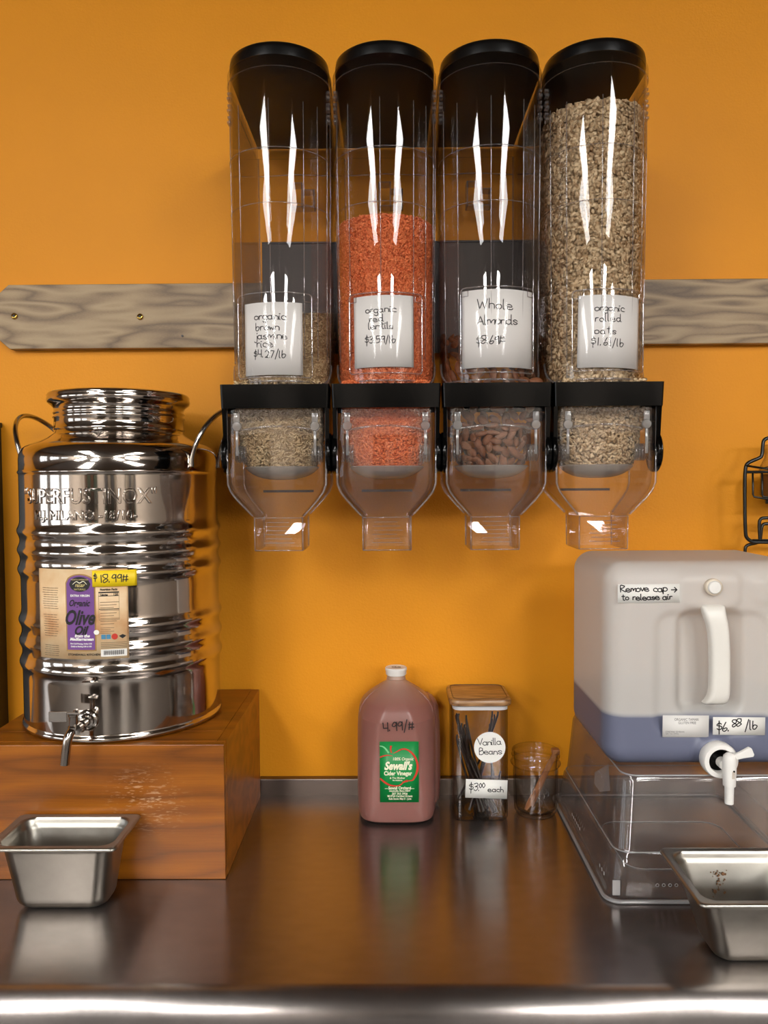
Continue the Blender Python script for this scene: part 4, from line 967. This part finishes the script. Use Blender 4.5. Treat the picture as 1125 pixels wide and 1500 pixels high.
# ---------------------------------------------------------------- upturned clear food box
fb = thing('clear_food_box', (.47, 1.28, 0), 'upturned clear plastic food box used as a stand under the tamari container', 'food box')
bx0, bx1, by0, by1 = .308, .640, 1.098, 1.486
def bring(ins, z, r): return [(a, b, z) for a, b in rrect((bx1-bx0)/2-ins, (by1-by0)/2-ins, r, (bx0+bx1)/2, (by0+by1)/2, 7)]
oo = [bring(0, .001, .022), bring(0, .006, .022), bring(.009, .007, .022), bring(.010, .012, .022), bring(.017, .062, .024), bring(.0195, .064, .024), bring(.022, .070, .024), bring(.031, .168, .022), bring(.034, .1755, .022), bring(.041, .179, .02)]
ii = [bring(.043, .1762, .02), bring(.036, .173, .022), bring(.0335, .168, .022), bring(.0245, .070, .024), bring(.0195, .061, .024), bring(.0125, .012, .022), bring(.0035, .003, .02), bring(.003, .001, .02)]
g = G().rings(oo, True, False, True); g.rings(ii, True, True, False); g.make('box_body', FOODBOX, fb, True, shade_angle=35)
g = G().tube([(a, b, .0035) for a, b in rrect((bx1-bx0)/2-.002, (by1-by0)/2-.002, .022, (bx0+bx1)/2, (by0+by1)/2, 7)], .0033, 6, closed=True)
g.tube([(a, b, .1768) for a, b in rrect((bx1-bx0)/2-.035, (by1-by0)/2-.035, .022, (bx0+bx1)/2, (by0+by1)/2, 7)], .0013, 6, closed=True)
g.tube([(a, b, .0675) for a, b in rrect((bx1-bx0)/2-.0205, (by1-by0)/2-.0205, .024, (bx0+bx1)/2, (by0+by1)/2, 7)], .0011, 6, closed=True)
g.make('rim', FOODEDGE, fb, True, label='milky rolled rim and moulded steps')
g = G()
for k in range(4): g.tube([(.3845+k*.0092+.0022*cos(a), 1.1045-.0004, .026+.0022*sin(a)) for a in np.linspace(0, 2*pi, 11)[:-1]], .0006, 5, closed=True)
for k in range(6): g.box(.3155+.0004, .3165, 1.34-k*.011, 1.343-k*.011, .024-.0*k, .029, .0003)
for k in range(3): g.box(.3155+.0004, .3165, 1.16-k*.012, 1.163-k*.012, .024, .029, .0003)
g.box(.319, .330, 1.102, 1.1035, .012, .034, .0004)
g.make('moulded_marks', FOODEDGE, fb)
g = G().prism([(.345, .118), (.368, .132), (.371, .086), (.354, .084), (.344, .098)], 1.30, 1.3004); g.make('torn_sticker', pmat('torn_film', (150, 142, 138), .6), fb, label='torn grey sticker scrap')
g = G().tube([(a, b, .0008) for a, b in rrect(.105, .085, .03, .475, 1.285, 6)], .0009, 6, closed=True); g.make('moulded_outline', FOODEDGE, fb, True)

# ---------------------------------------------------------------- tamari container
TX0, TX1, TY0, TY1, TZ0, TZ1 = .322, .632, 1.150, 1.385, .1805, .492
LEVEL = .262
tt = thing('tamari_container', ((TX0+TX1)/2, (TY0+TY1)/2, TZ0), 'milky plastic container of dark tamari with handle and white spigot', 'container')
TOTE = mat_tote(LEVEL-TZ0)
def sm(x, a, b): t = max(0, min(1, (x-a)/(b-a))); return t*t*(3-2*t)
def rbox(x0, x1, y0, y1, z0, z1, r, n, disp=None):
    cx, cy, cz = (x0+x1)/2, (y0+y1)/2, (z0+z1)/2; hx, hy, hz = (x1-x0)/2, (y1-y0)/2, (z1-z0)/2
    V = []; idx = {}; Fc = []
    def ss(k, n, h, r):
        # parameter spacing denser near the rounded edges
        t = 2*k/n-1; return h*t
    def vid(i, j, k):
        key = (i, j, k)
        if key in idx: return idx[key]
        p = np.array((ss(i, n[0], hx, r), ss(j, n[1], hy, r), ss(k, n[2], hz, r))); q = np.clip(p, [-(hx-r), -(hy-r), -(hz-r)], [hx-r, hy-r, hz-r])
        d = p-q; L = np.linalg.norm(d)
        if L > 1e-9: p = q+d/L*r
        p = p+np.array((cx, cy, cz))
        if disp and j == 0: p[1] += disp(p[0], p[2])
        if disp and j < n[1]*.5: pass
        idx[key] = len(V); V.append(tuple(p)); return idx[key]
    I, J, K = n
    for i in range(I):
        for k in range(K): Fc.append((vid(i, 0, k), vid(i+1, 0, k), vid(i+1, 0, k+1), vid(i, 0, k+1))); Fc.append((vid(i, J, k), vid(i, J, k+1), vid(i+1, J, k+1), vid(i+1, J, k)))
    for j in range(J):
        for k in range(K): Fc.append((vid(0, j, k), vid(0, j, k+1), vid(0, j+1, k+1), vid(0, j+1, k))); Fc.append((vid(I, j, k), vid(I, j+1, k), vid(I, j+1, k+1), vid(I, j, k+1)))
    for i in range(I):
        for j in range(J): Fc.append((vid(i, j, 0), vid(i, j+1, 0), vid(i+1, j+1, 0), vid(i+1, j, 0))); Fc.append((vid(i, j, K), vid(i+1, j, K), vid(i+1, j+1, K), vid(i, j+1, K)))
    return V, Fc
hcx = .478
def rect_sdf(x, z, x0, x1, z0, z1, r):
    qx = abs(x-(x0+x1)/2)-(x1-x0)/2+r; qz = abs(z-(z0+z1)/2)-(z1-z0)/2+r
    return math.hypot(max(qx, 0), max(qz, 0))+min(max(qx, qz), 0)-r
def tdisp(x, z):
    d = 0
    # deep recess behind the handle, two tall recessed panels beside it, flat boss round the air cap, spigot boss
    s = rect_sdf(x, z, .432, .524, .262, .418, .020); d += .022*(1-sm(s, -.012, .008))
    s = rect_sdf(x, z, .398, .560, .235, .415, .022); d += .006*(1-sm(s, -.006, .008))
    s = rect_sdf(x, z, .430, .520, .425, .478, .014); d -= .004*(1-sm(s, -.006, .006))
    s = rect_sdf(x, z, .540, .640, .43, .468, .012); d -= .003*(1-sm(s, -.006, .006))
    s = math.hypot(x-.482, z-.207); d -= .009*(1-sm(s, .020, .031))
    return d
v, f = rbox(TX0, TX1, TY0, TY1, TZ0, TZ1, .032, (70, 30, 76), tdisp)
mk('container_body', v, f, TOTE, tt, True, label='milky translucent body, slate coloured up to the liquid level')
v, f = rbox(TX0+.004, TX1-.004, TY0+.030, TY1-.004, TZ0+.004, LEVEL, .020, (10, 8, 6))
mk('tamari', v, f, pmat('tamari_liquid', (28, 16, 12), .1), tt, True, label='dark soy liquid in the lower third')
# handle
hp = [(hcx+.001, TY0+.004, .430), (hcx, TY0-.004, .424), (hcx+.001, TY0-.007, .412), (hcx+.006, TY0-.008, .398), (hcx+.009, TY0-.008, .36), (hcx+.009, TY0-.008, .315), (hcx+.009, TY0-.007, .296), (hcx+.006, TY0-.003, .284), (hcx+.003, TY0+.006, .278)]
def hsec(p, wx, wy): return [(p[0]+a, p[1]+b, p[2]) for a, b in rrect(wx, wy, min(wx, wy)*.7, 0, 0, 4)]
ws = [.018, .017, .0165, .0150, .0145, .0145, .0150, .0165, .017]
g = G(); g.rings([hsec(p, w_, .0105) for p, w_ in zip(hp, ws)])
o = g.make('handle', pmat('handle_milky_plastic', (232, 228, 220), .35), tt, True, label='moulded white carrying handle'); md = o.modifiers.new('s', 'SUBSURF'); md.levels = 1; md.render_levels = 2
ac = G().lathe([(0, TY0-.016), (.0085, TY0-.0155), (.0100, TY0-.0135), (.0100, TY0-.010)], .4765, 0, 32, 'y', .4565).make('air_cap', WHITEP, tt, True, label='small white air cap', shade_angle=40)
G().lathe([(.0100, TY0-.0125), (.0125, TY0-.0120), (.0128, TY0-.006), (.0118, TY0-.002)], .4765, 0, 32, 'y', .4565).make('cap_collar', IVORY, tt, True, label='tan cap collar')
# stickers
tm = lambda x_, z_, tilt=0, y_=TY0-.0012: flat_map((x_, y_, z_), (cos(tilt), 0, sin(tilt)), (-sin(tilt), 0, cos(tilt)))
m_ = tm(.3850, .4465, rad(0))
s_ = sheet('instruction_sticker', m_, -.0475, .0475, -.0140, .0140, PAPERW, tt, h=.0004, nu=2, thick=.0003, label='white sticker handwritten Remove cap to release air')
handwrite('handwriting', m_, [('Remove', -.0435, .0025, .0050, rad(1), .75), ('cap', .0060, .0025, .0052, rad(1), .9), ('>', .0320, .0015, .0046, 0, 1), ('to', -.0415, -.0100, .0047, rad(1), 1.0), ('release', -.0250, -.0100, .0047, rad(1), .9), ('air', .0195, -.0095, .0048, rad(1), 1.0)], s_, .0008, .0016)
m_ = tm(.4395, .2465, rad(-.5), TY0-.0035)
s_ = sheet('printed_sticker', m_, -.0345, .0345, -.0165, .0165, PAPER, tt, h=.0004, nu=2, thick=.0003, label='printed sticker reading organic tamari gluten free')
GREYI = pmat('grey_ink', (110, 106, 104), .6)
prints('printed_lettering', m_, [('ORGANIC TAMARI', .001, .0085, .0054, 0, 0, .8), ('GLUTEN FREE', .002, .0035, .0054, 0, 0, .8)], s_, pmat('dark_grey_ink', (70, 68, 68), .6), .0006)
prints('printed_lettering', m_, [('CONTAINS: SOYBEANS', -.016, -.0095, .0034, 0, 0, .8), ('SALT ALCOHOL', -.020, -.0125, .0034, 0, 0, .8)], s_, GREYI, .0006)
m_ = tm(.5190, .2465, rad(-.5), TY0-.0035)
s_ = sheet('price_sticker', m_, -.0390, .0390, -.0135, .0135, PAPERW, tt, h=.0004, nu=2, thick=.0003, label='white price sticker reading $6.88/lb')
handwrite('handwriting', m_, [('$6.', -.0330, -.0075, .0066, rad(1), .9), ('88', -.0100, -.0010, .0054, rad(1), 1.0), ('/lb', .0090, -.0050, .0066, 0, 1.2)], s_, .0008, .0016)
# spigot
sx_, sz_ = .4835, .2010; yb = TY0-.008
g = G().lathe([(.0255, yb), (.0262, yb-.004), (.0262, yb-.016), (.0245, yb-.0190), (.0185, yb-.0195), (.0175, yb-.018), (.0175, yb-.006), (.0, yb-.006)], sx_, 0, 48, 'y', sz_, False)
spg = g.make('spigot', WHITEP, tt, True, shade_angle=40, label='white plastic spigot')
G().lathe([(0, yb-.0065), (.0172, yb-.0065), (.0172, yb-.0075), (0, yb-.0076)], sx_, 0, 32, 'y', sz_).make('spigot_hole', BLACKP, spg)
G().lathe([(0, yb-.008), (.008, yb-.008), (.008, yb-.022), (0, yb-.022)], sx_+.004, 0, 20, 'y', sz_-.004).make('spigot_neck', WHITEP, spg, True, shade_angle=40)
G().lathe([(.0, sz_-.0575+.0), (.0062, sz_-.0575), (.0066, sz_-.032), (.0088, sz_-.031), (.0095, sz_-.010), (.0095, sz_+.008), (.0085, sz_+.013), (.005, sz_+.0165), (0, sz_+.017)], sx_+.007, yb-.030, 28).make('nozzle', WHITEP, spg, True, shade_angle=40)
a_ = Vector((sx_+.009, yb-.030, sz_+.009)); b_ = Vector((sx_+.038, yb-.034, sz_+.021)); g = G(); dd = (b_-a_).normalized(); sd = Vector((-dd.z, 0, dd.x))
g.rings([[tuple(p+sd*w_*i+Vector((0, 1, 0))*.003*j) for i, j in ((-1, -1), (1, -1), (1, 1), (-1, 1))] for p, w_ in ((a_, .0035), (a_*.5+b_*.5, .005), (b_*.92+a_*.08, .0075), (b_, .005))])
o = g.make('lever', WHITEP, spg); md = o.modifiers.new('b', 'BEVEL'); md.width = .001; md.segments = 2
G().box(sx_+.0068, sx_+.0105, yb-.0400, yb-.0388, sz_-.018, sz_-.007, .0004).make('nozzle_slot', pmat('beige_slot', (196, 184, 170), .5), spg)
G().lathe([(0, yb-.0402), (.0014, yb-.040), (.0014, yb-.0388)], sx_+.0095, 0, 10, 'y', sz_-.007).make('nozzle_hole', BLACKP, spg)

# ---------------------------------------------------------------- black wire rack on the wall
rk = thing('wire_rack', (.75, 1.47, .46), 'black wire wall rack partly cut off at the right edge', 'rack')
RY = 1.43
g = G(); L0 = .652
def K(x_, z_, y_=RY): return (x_, y_, z_)
g.tube([K(.93, .694), K(.700, .6925), K(.689, .690), K(.685, .684), K(.684, .660), K(.6805, .655), K(.660, .6475), K(.653, .640), K(.6525, .60), K(.6545, .515), K(.658, .506), K(.668, .4995), K(.676, .499), K(.93, .499)], .0033, 10, smooth=2)
g.make('frame_wire', BLACKW, rk, True)
g = G().tube([K(.93, .545), K(.690, .545), K(.681, .542), K(.680, .530), K(.682, .503)], .003, 10, smooth=2)
g.make('frame_wire', BLACKW, rk, True)
g = G().tube([K(.93, .534, 1.44), K(.698, .534, 1.44), K(.689, .530, 1.44), K(.688, .503, 1.44), K(.683, .497, 1.44), K(.664, .494, 1.44), K(.659, .488, 1.44), K(.660, .47, 1.44)], .003, 10, smooth=2)
g.make('frame_wire', BLACKW, rk, True)
g = G().tube([K(.653, .641), K(.680, .634, 1.40), K(.93, .612, 1.38)], .002, 8)
g.tube([K(.655, .629), K(.93, .629)], .0026, 8)
g.tube([K(.80, .629, 1.43), K(.80, .629, 1.508)], .0022, 8); g.tube([K(.80, .50, 1.43), K(.80, .50, 1.508)], .0022, 8)
g.make('top_rail', BLACKW, rk, True)
for x_ in (.667, .684, .712, .740):
    G().tube([K(x_, .629), K(x_+.001, .588), K(x_+.003, .583), K(x_+.030, .577, 1.40), K(x_+.05, .575, 1.40)], .0019, 8).make('basket_wire', BLACKW, rk, True)
G().tube([K(.682, .5745, 1.41), K(.93, .5745, 1.41)], .0036, 8).make('basket_rail', BLACKW, rk, True)
G().tube([K(.668, .5035), K(.93, .5035)], .0015, 8).make('cross_wire', BLACKW, rk, True)
# jar in the rack
RJ = (.745, 1.450)
rj_ = thing('spice_jar', (RJ[0], RJ[1], .580), 'glass jar with steel wire bail sitting in the black wire rack', 'jar')
G().lathe([(0, .5805), (.045, .581), (.050, .586), (.050, .640), (.046, .650), (.043, .656), (.043, .672), (.045, .674), (.045, .680), (0, .682)], *RJ, 48, caps=False).make('glass_body', GLASS, rj_, True, shade_angle=50)
G().lathe([(0, .582), (.046, .583), (.047, .625), (0, .627)], *RJ, 40, caps=False).make('contents', pmat('dark_spice', (104, 66, 36), .8), rj_, True, shade_angle=50)
G().tube([(RJ[0]+.052*sin(a), RJ[1]-.052*cos(a), .635+.006*cos(2*a)) for a in np.linspace(0, 2*pi, 25)[:-1]], .0014, 6, closed=True).make('bail_wire', CHROME, rj_, True)

# ---------------------------------------------------------------- shelves and cartons added behind the camera, for reflections in the steel
SHW = pmat('shelf_paint', (66, 60, 56), .6); GOODS = [pmat('carton_%s' % n_, c_, .7) for n_, c_ in (('cream', (206, 196, 178)), ('brown', (110, 78, 54)), ('grey', (120, 120, 122)), ('green', (70, 92, 70)))]
for (x_, y_, lab_) in ((-1.6, -3.0, 'added unseen dark shelf behind the camera on the left'), (.2, -3.4, 'added unseen dark shelf behind the camera in the middle'), (2.2, -3.2, 'added unseen dark shelf behind the camera on the right')):
    t = thing('added_shelf', (x_, y_, FLZ), lab_, 'shelf')
    G().box(x_-.6, x_+.6, y_-.42, y_-.40, FLZ, .9).make('back_board', SHW, t)
    for k in range(4): G().box(x_-.6, x_+.6, y_-.4, y_, FLZ+.15+k*.42, FLZ+.18+k*.42).make('shelf_board', SHW, t)
    for k in range(4):
        for q in range(4):
            o = G().box(x_-.55+q*.29, x_-.33+q*.29, y_-.35, y_-.08, FLZ+.1805+k*.42, FLZ+.1805+k*.42+.24+.04*((k+q) % 3), .01).make('carton', GOODS[(k*3+q*2+int(x_*5)) % 4], None, loc=(x_-.44+q*.29, y_-.2, FLZ+.1805+k*.42))
            setp(o, 'added plain carton on an unseen shelf behind the camera', 'box', 'added cartons on the unseen shelves')
